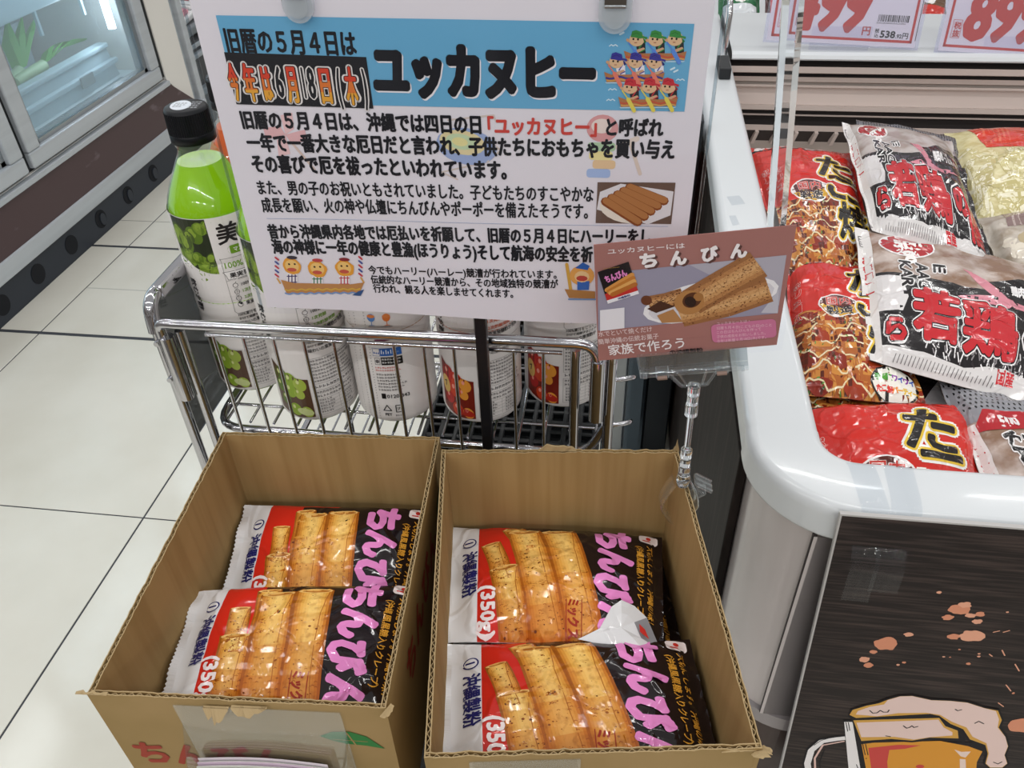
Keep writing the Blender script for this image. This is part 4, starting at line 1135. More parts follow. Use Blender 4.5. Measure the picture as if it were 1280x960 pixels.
def bottle(x, y, ang, kind, label, z=1.0, lcol='a2d81a', full=True):
    root = thing('drink_bottle', label, 'bottle', (x, y, z), 'vinegar drink bottles in the basket')
    O = V(x, y, z)
    groove = lambda z: -.0011 * sum(math.exp(-((z - g) / .0022) ** 2) for g in (.104, .085, .1455))
    mb = MB()
    body = [(0.0, .004), (.024, .0015), (.033, .0), (.0362, .004)]
    mb.lathe(body, mat('bottle_base', 'b8562a' if kind != 'muscat' else 'a9b878', rough=.2), O, 40, caps=False)
    mb.lathe([(.0362, .004), (.0368, .006)] + [(.0368, .186), (.0366, .189), (.0345, .196), (.030, .2065), (.0245, .217), (.0212, .2235), (.0188, .2275)], liquid(lcol, ''), O, 48)
    mb.build('liquid', root)
    mb = MB()
    mb.lathe([(.0373, .188), (.0368, .1915), (.0352, .197), (.0308, .2075), (.0253, .218), (.0207, .2265), (.0178, .232), (.0158, .236), (.0153, .240), (.0166, .2415), (.0166, .2435), (.0150, .2445), (.0150, .250)], clear_pet, O, 48, caps=False)
    mb.build('bottle_neck', root)
    mb = MB()
    prof = []
    for k in range(75):
        zz = .0035 + k * (.1895 - .0035) / 74
        r = RB + groove(zz) - (.0014 * max(0, 1 - (zz - .0035) / .006) ** 2)
        prof.append((r, zz))
    mb.lathe(prof, lab('ece8e6'), O, 64, caps=False)
    r_at = lambda zz: RB + groove(zz) - (.0014 * max(0, 1 - (zz - .0035) / .006) ** 2)
    def fn(s, h, d):
        a = s / RB + ang; r = r_at(h) + d + .00018
        return O + V(r * math.sin(a), -r * math.cos(a), h)
    ART[kind].emit(mb, fn, cutx=[-.06 + k * .0045 for k in range(40)], cuty=[.0035, .008] + [.08 + k * .003 for k in range(11)] + [.136 + k * .003 for k in range(7)])
    mb.build('sleeve_label', root)
    mb = MB(); n = 60
    for k in range(n):       # ribbed cap
        a0, a1, am = 2 * PI * k / n, 2 * PI * (k + 1) / n, 2 * PI * (k + .5) / n
        for (ra, za), (rb, zb) in (((.0180, .2525), (.0176, .2700)),):
            q = lambda r, a, h: O + V(r * math.cos(a), r * math.sin(a), h)
            mb.add([q(ra, a0, za), q(ra + .0005, am, za), q(ra, a1, za), q(rb, a0, zb), q(rb + .0005, am, zb), q(rb, a1, zb)], [(0, 1, 4, 3), (1, 2, 5, 4)], cap_m)
    mb.lathe([(.0178, .2700), (.0170, .2722), (.0155, .273), (.0001, .273)], cap_m, O, 40, caps=False)
    mb.lathe([(.0150, .2448), (.0186, .2450), (.0186, .2515), (.0180, .2525)], cap_m, O, 40, caps=False)
    c = mb.build('cap', root)
    pr = Print(ink)
    pr.ell(-.0035, .000, .0085, .0115, 'd4dae2', 1, .3)
    pr.micro(-.009, -.005, .001, .006, 3, '3a4048', 2, 3)
    pr.micro(.004, -.008, .013, .009, 4, 'c8ccd2', 1, 5)
    mb = MB(); f = plane_fn(O + V(0, 0, .273), V(math.cos(.1), math.sin(.1), 0), V(-math.sin(.1), math.cos(.1), 0)); pr.emit(mb, f); mb.build('cap_print', c)
bottle(-.3615, .621, .62, 'muscat', 'green muscat vinegar drink bottle at the left end, its black cap clear of the poster')
bottle(-.282, .584, .58, 'muscat', 'green muscat vinegar drink bottle second from the left, half behind the poster')
bottle(-.205, .590, -2.05, 'muscat', 'vinegar drink bottle in the middle showing the recycling marks of its back', lcol='b07a28')
bottle(-.1235, .597, .36, 'acerola', 'red fruit vinegar drink bottle right behind the black sign pole', lcol='e0581c')
bottle(-.048, .627, .32, 'acerola', 'red fruit vinegar drink bottle at the right end of the basket', lcol='e0581c')
bottle(-.3612, .701, .3, 'acerola', 'orange vinegar drink bottle in the back row behind the leftmost green one', lcol='f2661c')
# ================================================================== poster on its black pole
PY = .505
PO = V(-.2715, PY, 1.1575)
PW, PH = .3155, .2245
def PU(px, py):
    p = aty(px, py, PY); return (p.x - PO.x, p.z - PO.z)
PXM = .00059                                   # about one photo pixel on the poster
def pline(pr, t, a, b, hpx, col, bold=.03, l=4, tall=1.0, **kw):
    (x0, y0), (x1, y1) = PU(*a), PU(*b)
    h = PU(a[0], a[1] - hpx)[1] - y0
    pr.text(t, x0, y0, h / .93, col, l, w=math.hypot(x1 - x0, y1 - y0), bold=bold, rot=math.atan2(y1 - y0, x1 - x0), tall=tall, **kw)
K = '16181f'
def poster():
    root = thing('poster_stand', 'white festival poster with blue banner held upright on a black pole', 'poster', (-.104, PY + .01, STZ))
    mb = MB(); mb.bbox((-.1085, PY + .004, STZ), (-.0995, PY + .0125, 1.40), .0008, mat('black_pole', '15161a', rough=.3)); mb.build('pole', root)
    mb = MB(); mb.bbox((-.125, PY - .008, STZ), (-.083, PY + .008, STZ + .006), .002, mat('black_pole', '15161a')); mb.build('foot', root)
    # paper, with a slight wave along its lower edge
    wave = lambda x, y: .0016 * math.sin(x * 24) * (1 - y / PH) - .0008 * math.cos(x * 13)
    f0 = lambda x, y, d: PO + V(x, wave(x, y) - d, y)
    mb = MB()
    pm = mat('poster_paper', 'e9e6ec', rough=.45)
    mb.grid(lambda u, v: f0(u * PW, v * PH, 0), 24, 6, pm)
    mb.grid(lambda u, v: f0((1 - u) * PW, v * PH, -.0004), 24, 6, pm)
    pr = Print(ink)
    P = lambda pts, col, l: pr.poly([PU(*q) for q in pts], col, l)
    # toys printed faintly behind the text
    def pw(cx, cy, s):
        for k in range(4):
            a = k * PI / 2 + .3; q = lambda r, t: (cx + r * math.cos(t), cy + r * math.sin(t))
            P([(cx, cy), q(s, a - .55), q(s * 1.15, a), q(s * .5, a + .7)], ('e8b9bb', 'efc9ca')[k % 2], 1)
        P([(cx + 8, cy + 8), (cx + 38, cy + 44), (cx + 36, cy + 46), (cx + 5, cy + 9)], 'dcc8bc', 1)
    pw(357, 168, 25)
    pr.ell(*PU(583, 183), 34 * PXM, 21 * PXM, '9fb2da', 1, -.15); pr.ell(*PU(578, 178), 26 * PXM, 14 * PXM, 'e6d8a8', 1.5, -.15); pr.ell(*PU(576, 177), 17 * PXM, 9 * PXM, 'c8dcb4', 2, -.15); pr.ell(*PU(575, 177), 9 * PXM, 5 * PXM, 'e8e0a0', 2.4, -.15)
    pr.line([PU(560, 150), PU(617, 144), PU(620, 152)], 2 * PXM, 'd8ccc4', 1); pr.line([PU(612, 176), PU(626, 188), PU(610, 202), PU(552, 215), PU(572, 224)], 2 * PXM, 'd8ccc4', 1)
    for k, (c, w, x) in enumerate((('a8c0e8', 30, 748), ('e8c89c', 29, 755), ('f0e4a0', 30, 751), ('b4d2ac', 35, 752))): pr.rrect(*PU(x - w / 2, 222 - k * 11), *PU(x + w / 2, 212 - k * 11), .002, c, 1 + k * .05)
    pr.ell(*PU(753, 161), 17 * PXM, 15 * PXM, 'dea0a0', 1); pr.ell(*PU(752, 158), 11 * PXM, 8 * PXM, 'efe0d6', 1.4)
    pr.line([PU(787, 177), PU(800, 218)], 4 * PXM, 'e0d0c2', 1); pr.line([PU(772, 184), PU(796, 174)], 6 * PXM, 'e6d8cc', 1)
    # banner
    BLUE = '6ab0d6'
    P([(270.5, 18.5), (868, 30), (855.5, 140), (297, 128)], BLUE, 2)
    pline(pr, '旧暦の５月４日は', (285, 62), (447, 67), 29, K, .032)
    q = [PU(*p) for p in ((281, 64.5), (458, 71), (467, 135.5), (296.5, 129.5))]
    pr.poly(q, '191a20', 5)
    for ch, u0, u1, c in (('今', 288.5, 307, 1), ('年', 306.5, 329, 1), ('は', 329, 347.5, 1), ('6', 347.5, 360, 0), ('月', 358.5, 379, 1), ('1', 381, 386.5, 0), ('8', 387, 399.5, 0), ('日', 400, 420.5, 1), ('(', 423, 431, 0), ('木', 431, 453, 1), (')', 455, 463, 0)):
        yb = 120.5 + (u0 - 288) * .036
        (x0, y0), (x1, y1) = PU(u0, yb), PU(u1, yb + (u1 - u0) * .036)
        a = math.atan2(y1 - y0, x1 - x0); wd = math.hypot(x1 - x0, y1 - y0)
        h = (PU(u0, yb - (44 if c else 40))[1] - y0) / .93 if c else (PU(u0, yb - 40)[1] - y0) / .78
        dz = 0 if c else .0012
        pr.text(ch, x0, y0 + dz, h, 'ece8e4', 7, w=wd, bold=.075 if c else .046, rot=a, n=14)
        pr.text(ch, x0 + (.0012 if c else .0009), y0 + dz, h, '191a20', 9, w=wd - (.0024 if c else .0018), bold=.042 if c else .017, rot=a)
        if c: pr.text(ch, x0 + .0019, y0, h, 'd8452c', 11, w=wd - .0038, bold=.022, rot=a, slices=[(y0 + h * .22, 'e8a83a'), (y0 + h * .52, 'e07a34'), (9, 'd8452c')])
    for k, (dx, dy, c, l) in enumerate(((1.6, -2.2, 'f4f0f4', 4), (0, 0, '15171f', 6))):
        pline(pr, 'ユッカヌヒー', (468 + dx, 113 - dy), (744 + dx, 120 - dy), 62, c, .062, l, n=16)
    # rowers in three boats
    def c6(x, y): return PU(740 + x / 8.73, 30 + y / 8.73)
    u = PXM / 8.73
    def rower(x, y, hat, hat2, coat, oar, b):
        pr.poly([c6(x + 20, y + 15), c6(x + 120, y + 20), c6(x + 125, y + 145), c6(x + 50, y + 150), c6(x + 25, y + 90)], coat, 4 + b)
        pr.line([c6(x - 20, y + 35), c6(x - 72, y)], 26 * u, 'd6a884', 4.2 + b)
        pr.line([c6(x + 100, y + 100), c6(x + 20, y + 128)], 26 * u, 'd6a884', 4.5 + b)
        pr.line([c6(x + 95, y + 30), c6(x + 55, y + 90)], 10 * u, hat, 4.6 + b); pr.line([c6(x + 70, y + 130), c6(x + 118, y + 105)], 9 * u, hat, 4.6 + b)
        pr.ell(*c6(x + 30, y - 5), 66 * u, 58 * u, 'e2bd94', 5 + b, n=16)
        pr.poly([c6(x - 38, y - 30), c6(x - 22, y - 95), c6(x + 20, y - 108), c6(x + 85, y - 85), c6(x + 100, y - 20), c6(x + 60, y - 15), c6(x, y - 28)], hat, 5.4 + b)
        pr.line([c6(x - 20, y - 60), c6(x + 30, y - 78), c6(x + 60, y - 60)], 5 * u, hat2, 5.8 + b)
        pr.poly([c6(x + 90, y - 45), c6(x + 145, y - 30), c6(x + 140, y - 5), c6(x + 95, y - 22)], hat, 5.5 + b); pr.poly([c6(x + 95, y - 25), c6(x + 135, y + 20), c6(x + 110, y + 40)], hat2, 5.5 + b)
        for e in (-8, 42): pr.ell(*c6(x + e, y - 10 + (e > 0) * 3), 9 * u, 10 * u, '201814', 6 + b, n=8)
        pr.line([c6(x + 5, y + 30), c6(x + 28, y + 30)], 6 * u, 'a0543c', 6 + b)
    def boat(x0, x1, y, oarc, rows, hat, hat2, coat, b, ln):
        pr.poly([c6(x0 - 10, y + 95), c6(x1 + 10, y + 95), c6(x1 - 15, y + 108), c6(x0 + 5, y + 110)], 'b8dcec', 4 + b)
        pr.poly([c6(x0 - 18, y - 18), c6(x0 + 60, y + 12), c6(x1 - 50, y + 10), c6(x1 + 22, y - 12), c6(x1, y + 80), c6(x0 + 10, y + 95)], 'b4784c', 5.2 + b)
        pts = [c6(lerp(x0, x1, k / 18), y + 45 + 12 * math.sin(k * 1.1)) for k in range(19)]
        pr.line(pts, 16 * u, ln, 6.2 + b, cap=False)
        pr.line([c6(lerp(x0 + 8, x1, k / 18), y + 72 + 8 * math.sin(k * 1.1)) for k in range(19)], 14 * u, 'd8a05c', 6.3 + b, cap=False)
        for x, yy in rows:
            rower(x, yy, hat, hat2, coat, oarc, b)
        for x, yy in rows:
            pr.line([c6(x - 60, yy + 30), c6(x + 10, yy + 130)], 11 * u, oarc, 6.8 + b)
            pr.line([c6(x + 5, yy + 125), c6(x + 70, yy + 250)], 36 * u, oarc, 7 + b)
    boat(365, 1010, 310, '5a8ede', [(460, 175), (670, 175), (880, 170)], '3f8f46', '2f7238', '2a2c30', 0, 'c85a3c')
    boat(150, 770, 540, 'e8806c', [(240, 415), (450, 415), (660, 420)], '3d3a96', '2c2a74', 'eceaf0', 2.5, '3a3c90')
    boat(305, 915, 810, 'e6d65a', [(390, 695), (600, 690), (805, 690)], 'c9303c', '9c2230', '26282c', 5, 'c85a3c')
    for x, y in ((190, 235), (180, 715), (160, 830), (920, 610)): pr.line([c6(x, y + 8), c6(x + 20, y - 8), c6(x + 42, y + 6), c6(x + 65, y - 8), c6(x + 88, y + 8)], 9 * u, 'd4ecf6', 4)
    for x, y in ((860, 500), (895, 525), (305, 115)): pr.line([c6(x, y), c6(x + 40, y - 20)], 16 * u, 'd4ecf6', 4)
    # body text
    pline(pr, '旧暦の５月４日は、沖縄では四日の日', (304, 158), (602, 165), 21, K, .04)
    pline(pr, '「ユッカヌヒー」', (610, 166), (746, 168.5), 21, 'd0483f', .04)
    pline(pr, 'と呼ばれ', (757, 168), (829, 169.5), 21, K, .04)
    pline(pr, '一年で一番大きな厄日だと言われ、子供たちにおもちゃを買い与え', (311, 186.5), (843, 197), 21, K, .04)
    pline(pr, 'その喜びで厄を祓ったといわれています。', (317, 213), (634, 222), 21, K, .04)
    pline(pr, 'また、男の子のお祝いともされていました。子どもたちのすこやかな', (324, 241), (742, 251), 17, K, .024)
    pline(pr, '成長を願い、火の神や仏壇にちんびんやポーポーを備えたそうです。', (329, 263), (735, 272), 17, K, .024)
    pr.line([PU(334, 272.5), PU(835, 284)], .0004, 'a8b4cc', 3)
    pline(pr, '昔から沖縄県内各地では厄払いを祈願して、旧暦の５月４日にハーリーをし', (337, 296), (813, 304), 16.5, K, .038)
    pline(pr, '海の神様に一年の健康と豊漁(ほうりょう)そして航海の安全を祈', (342, 315), (741, 326), 17, K, .038)
    pline(pr, '今でもハーリー(ハーレー)競漕が行われています。', (461, 342), (696, 347), 10, K, .026)
    pline(pr, '伝統的なハーリー競漕から、その地域独特の競漕が', (464, 354), (698, 359), 10, K, .026)
    pline(pr, '行われ、観る人を楽しませてくれます。', (467, 365), (642, 370.5), 10, K, .026)
    # photograph of rolled cakes
    P([(747, 228), (844.5, 229), (839, 281), (744.5, 279)], '6b564a', 3)
    P([(750, 240), (776, 230), (842, 240), (838, 270), (810, 281), (746, 262)], 'e4e2e4', 3.5)
    pr.ell(*PU(782, 262), 30 * PXM, 17 * PXM, 'ece4d4', 3.8, -.2)
    for k in range(5):
        a, b = (757 + k * 7.5, 252 - k * 4.2), (797 + k * 8.2, 278 - k * 6.5)
        pr.line([PU(*a), PU(*b)], 11 * PXM, '8a4c26', 4 + (4 - k) * .4); pr.line([PU(a[0] + .5, a[1] - 1), PU(b[0] + .5, b[1] - 1)], 8 * PXM, 'b37a48', 4.2 + (4 - k) * .4)
    # lion rowers at the foot of the sheet
    def c4(x, y): return PU(280 + x / 3.428, 120 + y / 3.428)
    w = PXM / 3.428
    def lion(x, y, vest, cap, b):
        pr.poly([c4(x - 22, y + 20), c4(x + 22, y + 20), c4(x + 26, y + 85), c4(x - 26, y + 85)], 'f0ecec', 4 + b); 
        for k in (-1, 0, 1): pr.line([c4(x + k * 14, y + 30), c4(x + k * 14, y + 66)], 5 * w, vest, 4.4 + b)
        for k in (36, 62): pr.line([c4(x - 20, y + k), c4(x + 20, y + k)], 5 * w, vest, 4.4 + b)
        pr.blob(*c4(x, y - 6), 42 * w, 'e8a23c', 4.6 + b, seed=int(x), n=20, amp=.25)
        pr.ell(*c4(x, y - 8), 31 * w, 30 * w, 'f2c878', 5 + b, n=14); pr.ell(*c4(x, y + 8), 22 * w, 10 * w, 'c85a48', 5.4 + b, n=12)
        pr.ell(*c4(x, y - 44), 24 * w, 9 * w, cap, 5.6 + b, n=12)
        for e in (-12, 12): pr.ell(*c4(x + e, y - 16), 5 * w, 5 * w, '3a2418', 5.6 + b, n=8)
    pr.poly([c4(245, 785), c4(300, 800), c4(540, 808), c4(600, 800), c4(580, 845), c4(270, 845)], 'c08a54', 5)
    pr.line([c4(260 + k * 18, 826 + 6 * (k % 2)) for k in range(19)], 7 * w, 'd8b04a', 5.5, cap=False); pr.line([c4(262 + k * 18, 842 + 6 * (k % 2)) for k in range(18)], 8 * w, '7a9ac8', 5.5, cap=False)
    lion(292, 735, '4a3a6a', '3a3440', 0); lion(400, 748, '3a7a5a', 'c04a4a', .1); lion(515, 745, 'c04a58', '8a2c34', .2)
    for xx in (222, 578): 
        for k in range(5): pr.line([c4(xx, 690 + k * 18), c4(xx + 12, 700 + k * 18)], 9 * w, ('c8404a', '4a5a9c')[k % 2], 4)
        pr.line([c4(xx + 8, 780), c4(xx + 20, 800)], 8 * w, 'd8a85a', 4)
    pr.poly([c4(548, 855), c4(575, 838), c4(600, 830), c4(585, 858)], '3a5a8a', 5.6)
    # the single lion paddler at the right
    def c5(x, y): return PU(560 + x / 2.909, 200 + y / 2.909)
    pr.ell(*c5(487, 420), 15 * PXM, 14 * PXM, 'e8a858', 4, n=16); pr.ell(*c5(487, 424), 9 * PXM, 8 * PXM, 'f0cc94', 4.4, n=12); pr.ell(*c5(487, 430), 7 * PXM, 4 * PXM, 'c04a40', 4.6, n=10)
    pr.poly([c5(462, 392), c5(490, 372), c5(515, 385), c5(508, 400)], '2f66b8', 4.8); pr.poly([c5(470, 440), c5(515, 440), c5(512, 472), c5(470, 472)], '3a6cbc', 4.3)
    pr.line([c5(432, 378), c5(446, 470)], 4 * PXM, 'd8a84a', 4); pr.poly([c5(424, 468), c5(535, 478), c5(535, 505), c5(440, 500)], 'b8844c', 4.5); pr.line([c5(440, 505), c5(535, 507)], 2.4 * PXM, '7a9ac8', 4.6)
    pr.emit(mb, f0, cutx=[k * PW / 24 for k in range(1, 24)])
    mb.build('poster_sheet', root)
    # clear hard sleeve a little larger than the sheet
    slv = clear('poster_sleeve', 'fdfdff', ior=1.33, rough=.06)
    mb = MB(); mb.grid(lambda u, v: PO + V(-.004 + u * (PW + .009), wave(u * PW, v * PH) - .0022, -.004 + v * (PH + .02)), 24, 4, slv); mb.build('clear_sleeve', root)
    mb = MB(); mb.tube([PO + V(PW + .0055, -.001, -.004), PO + V(PW + .0055, -.001, PH + .016)], .0011, clear('sleeve_edge', 'dfe6ea', ior=1.6), 8); mb.build('sleeve_edge', root); mb = MB(); mb.tube([PO + V(-.0045, -.001, -.004), PO + V(-.0045, -.001, PH + .016)], .0011, clear('sleeve_edge', 'dfe6ea', ior=1.6), 8); mb.build('sleeve_edge', root)
    # two clear hanging clips with dark metal springs
    for px, py in ((376, 24), (768, 37)):
        p = aty(px, py, PY - .004)
        cm = clear('clip_plastic', 'f0f3f6', haze=.28, ior=1.5)
        mb = MB()
        out = [(.0095 * math.cos(a), .0095 * math.sin(a)) for a in [PI + k * PI / 12 for k in range(13)]] + [(.0095, .035), (-.0095, .035)]
        mb.prism(out, V(p.x, PY - .0025, p.z + .0095 - .002), V(1, 0, 0), V(0, 0, 1), 0, .0035, V(0, -1, 0), cm)
        mb.prism([(x * .72, y * .8 + .001) for x, y in out], V(p.x, PY - .006, p.z + .0095 - .002), V(1, 0, 0), V(0, 0, 1), 0, .0012, V(0, -1, 0), cm)
        o = mb.build('hanging_clip', root)
        mb = MB(); mb.bbox((p.x - .0062, PY - .0085, p.z + .0135), (p.x + .0062, PY - .007, p.z + .036), .0005, mat('clip_metal', '6c6660', rough=.3, metal=.8)); mb.tube([(p.x - .006, PY - .008, p.z + .0135), (p.x + .006, PY - .008, p.z + .0135)], .0011, steel, 8); mb.build('metal_spring', o)
poster()

# ------------------------------------------------------------------ recipe card in a clear clip on the right carton
CY = .447
def card():
    UL, UR, LR, LL = aty(742, 306, CY), aty(997, 281, CY - .004), aty(972, 430, CY - .004), aty(748, 450, CY)
    root = thing('recipe_card', 'brown recipe card with a photo of rolled crepes above the right carton', 'card', ((LL + LR) / 2))
    ax = (LR - LL).normalized(); ay0 = UL - LL; ay = (ay0 - ax * ay0.dot(ax)).normalized(); n = ax.cross(ay).normalized()
    Wc, Hc = ((LR - LL).length + (UR - UL).length) / 2, ay0.dot(ay) * .985
    def CU_(px, py):
        d = ray(px, py); t = (LL - CAMP).dot(n) / d.dot(n); p = CAMP + d * t - LL
        return (p.dot(ax), p.dot(ay))
    PX = Wc / 235
    a0 = CU_(742, 306); a1 = CU_(996, 281); a2 = CU_(971, 431); a3 = CU_(748, 451)
    f = plane_fn(LL, ax, ay)
    mb = MB()
    mb.prism([a3, a2, a1, a0], LL, ax, ay, -.0005, 0, n, ink('a5726a'))
    pr = Print(ink)
    P = lambda pts, col, l: pr.poly([CU_(*q) for q in pts], col, l)
    s = 1280 / 260.0
    c8 = lambda x, y: (740 + x / s, 280 + y / s)
    def T(t, a, b, hpx, col, bold=.02, l=4, **kw):
        (x0, y0), (x1, y1) = CU_(*c8(*a)), CU_(*c8(*b)); hh = CU_(*c8(a[0], a[1] - hpx))[1] - y0
        pr.text(t, x0, y0, hh, col, l, w=math.hypot(x1 - x0, y1 - y0), bold=bold, rot=math.atan2(y1 - y0, x1 - x0), **kw)
    E = lambda x, y, rx, ry, col, l, rot=0: pr.ell(*CU_(*c8(x, y)), rx / s * PX, ry / s * PX, col, l, rot)
    # photograph
    P([c8(35, 305), c8(1197, 190), c8(1143, 548), c8(38, 655)], '9a96a8', 1)
    P([c8(600, 250), c8(1197, 190), c8(1150, 500), c8(900, 400)], 'b2aeb8', 1.2)
    P([c8(1040, 545), c8(1150, 400), c8(1143, 548)], 'c2c0c8', 1.3)
    E(720, 470, 415, 145, 'f0eeee', 2, .12); E(725, 475, 385, 122, 'd9d6da', 2.3, .12)
    P([c8(38, 655), c8(1143, 548), c8(1143, 640), c8(38, 760)], 'a5726a', 2.6)
    def crp(path, w, cols, l, seed):
        rnd = random.Random(seed)
        pts = [CU_(*c8(*p)) for p in path]
        for k, c in enumerate(cols):
            t = -1 + (2 * k + 1) / len(cols)
            dx, dy = pts[-1][0] - pts[0][0], pts[-1][1] - pts[0][1]; L = math.hypot(dx, dy); nx, ny = -dy / L, dx / L
            pr.line([(x + nx * t * w / 2 / s * PX, y + ny * t * w / 2 / s * PX) for x, y in pts], w / len(cols) * 1.3 / s * PX, mat('print_crepe_' + c, c, rough=.6, var='9a6638', var_scale=700, var_lo=.5, var_hi=.75), l + .02 * k, cap=k in (0, len(cols) - 1) and False)
        for k in range(150):
            i = rnd.randrange(len(pts) - 1); t = rnd.random(); q = rnd.uniform(-.46, .46) * w / s * PX
            x, y = lerp(pts[i][0], pts[i + 1][0], t) + nx * q, lerp(pts[i][1], pts[i + 1][1], t) + ny * q
            r = rnd.uniform(2, 7) / s * PX; pr.ell(x, y, r, r * .6, rnd.choice(['6a3c1e', '7d4c28', '57301a']), l + .4, .3, n=7)
    COLS = ['9a6638', 'b9824c', 'cf9c62', 'd9aa72', 'd09e66', 'b9824e', '9c683c']
    crp([(540, 560), (820, 495), (1090, 400)], 175, COLS, 3, 5)
    crp([(350, 490), (460, 470), (560, 440)], 110, COLS, 3.4, 6)
    E(335, 468, 34, 36, '6a3a20', 4.2); P([c8(340, 520), c8(420, 470), c8(510, 505), c8(395, 545)], '4a2a18', 4.3)
    crp([(610, 480), (800, 370), (1025, 245)], 190, COLS, 4.6, 7)
    E(598, 480, 92, 88, 'b58048', 6.2, .5); E(615, 465, 62, 52, '5a3218', 6.5, .6); E(655, 445, 30, 30, 'a8743e', 6.8, .6); E(605, 475, 34, 40, '2e1a10', 6.9, .4)
    P([c8(400, 560), c8(500, 520), c8(560, 600), c8(430, 605)], 'b5824f', 6.4)
    # small picture of the packet
    def quad(u, v): 
        A, B, Cc, D = (98, 487), (290, 425), (225, 228), (36, 292)
        return (lerp(lerp(A[0], B[0], u), lerp(D[0], Cc[0], u), v), lerp(lerp(A[1], B[1], u), lerp(D[1], Cc[1], u), v))
    qp = lambda *uv: [c8(*quad(*p)) for p in uv]
    P(qp((0, 0), (1, 0), (1, 1), (0, 1)), '1c1416', 7); P(qp((0, .09), (1, .09), (1, .42), (0, .30)), 'c4302a', 7.3); P(qp((0, 0), (1, 0), (1, .10), (0, .10)), 'f0eef0', 7.5)
    for k in range(4):
        a_, b_ = quad(.10 + .04 * k, .40 - .06 * k), quad(.98, .60 - .1 * k)
        pr.line([CU_(*c8(*a_)), CU_(*c8(*b_))], 30 / s * PX, ('d8964a', 'c47c30', 'e0a85c', 'b86c28')[k], 7.6 + .1 * k)
    T('ちんびん', quad(.16, .62), quad(.86, .64), 44, 'e88cc8', .05, 8.4)
    T('沖縄製粉', quad(.34, .02), quad(.74, .02), 14, '2a2c70', .03, 8.4)
    mx, my = CU_(*c8(72, 276)); pr.micro(mx, my, mx + 100 / s * PX, my + 9 / s * PX, 1, 'c89a4a', 8.4, 3)
    # the white square (its code left blank)
    P([c8(50, 527), c8(200, 510), c8(200, 637), c8(50, 655)], 'e9e7ea', 7)
    # words
    T('ユッカヌヒーには', (98, 182), (572, 143), 34, 'f0e4e2', .02)
    for k, (ch, x, y) in enumerate((('ち', 298, 262), ('ん', 480, 246), ('び', 672, 222), ('ん', 850, 203))):
        T(ch, (x + 14, y + 10), (x + 120, y + 1), 92, '5e3c36', .06, 4); T(ch, (x, y), (x + 106, y - 9), 92, 'f4eeec', .06, 6)
    T('水でといて焼くだけ', (42, 688), (372, 655), 34, 'e8d2ce', .01, 8); T('簡単沖縄の伝統お菓子', (42, 735), (412, 698), 34, 'e8d2ce', .01, 8)
    T('家族で作ろう', (108, 800), (572, 752), 66, 'f6eeec', .015, 8)
    pr.rrect(*CU_(*c8(742, 728)), *CU_(*c8(1130, 578)), .003, 'cc7798', 7)
    for k, t in enumerate(('ユッカヌヒーとは・', '旧暦５月４日(こどもの日)のこと', 'この日はちんびんを作って', '子供の成長をお祝いしました。', '今年は新暦６月18日(木)です。')):
        T(t, (768, 617 + k * 27), ((970, 1105, 1040, 1068, 1072)[k], 598 + k * 25), 19, 'ecc2d0', .005, 9)
    T('①沖縄製粉', (480, 800), (685, 783), 30, '241c20', .04, 9)
    pr.emit(mb, f); mb.build('printed_card', root)
    mb = MB(); mb.add([LL + ax * x + ay * y + n * .0022 for x, y in ((a3[0] - .001, a3[1] - .003), (a2[0] + .003, a2[1] - .003), (a1[0] + .003, a1[1] + .002), (a0[0] - .001, a0[1] + .002))], [(0, 1, 2, 3)], clear('poster_sleeve')); mb.build('clear_sleeve', root)
    return ax, ay, n, LL, CU_
cax, cay, cn, cLL, CUV = card()
acr = mat('clear_acrylic', 'f6fafc', rough=.02, trans=1.0, ior=1.47, spec=.5)
acr_thin = clear('thin_acrylic', 'f4f7f8', ior=1.75, haze=.03, hazecol='f4f6f8')
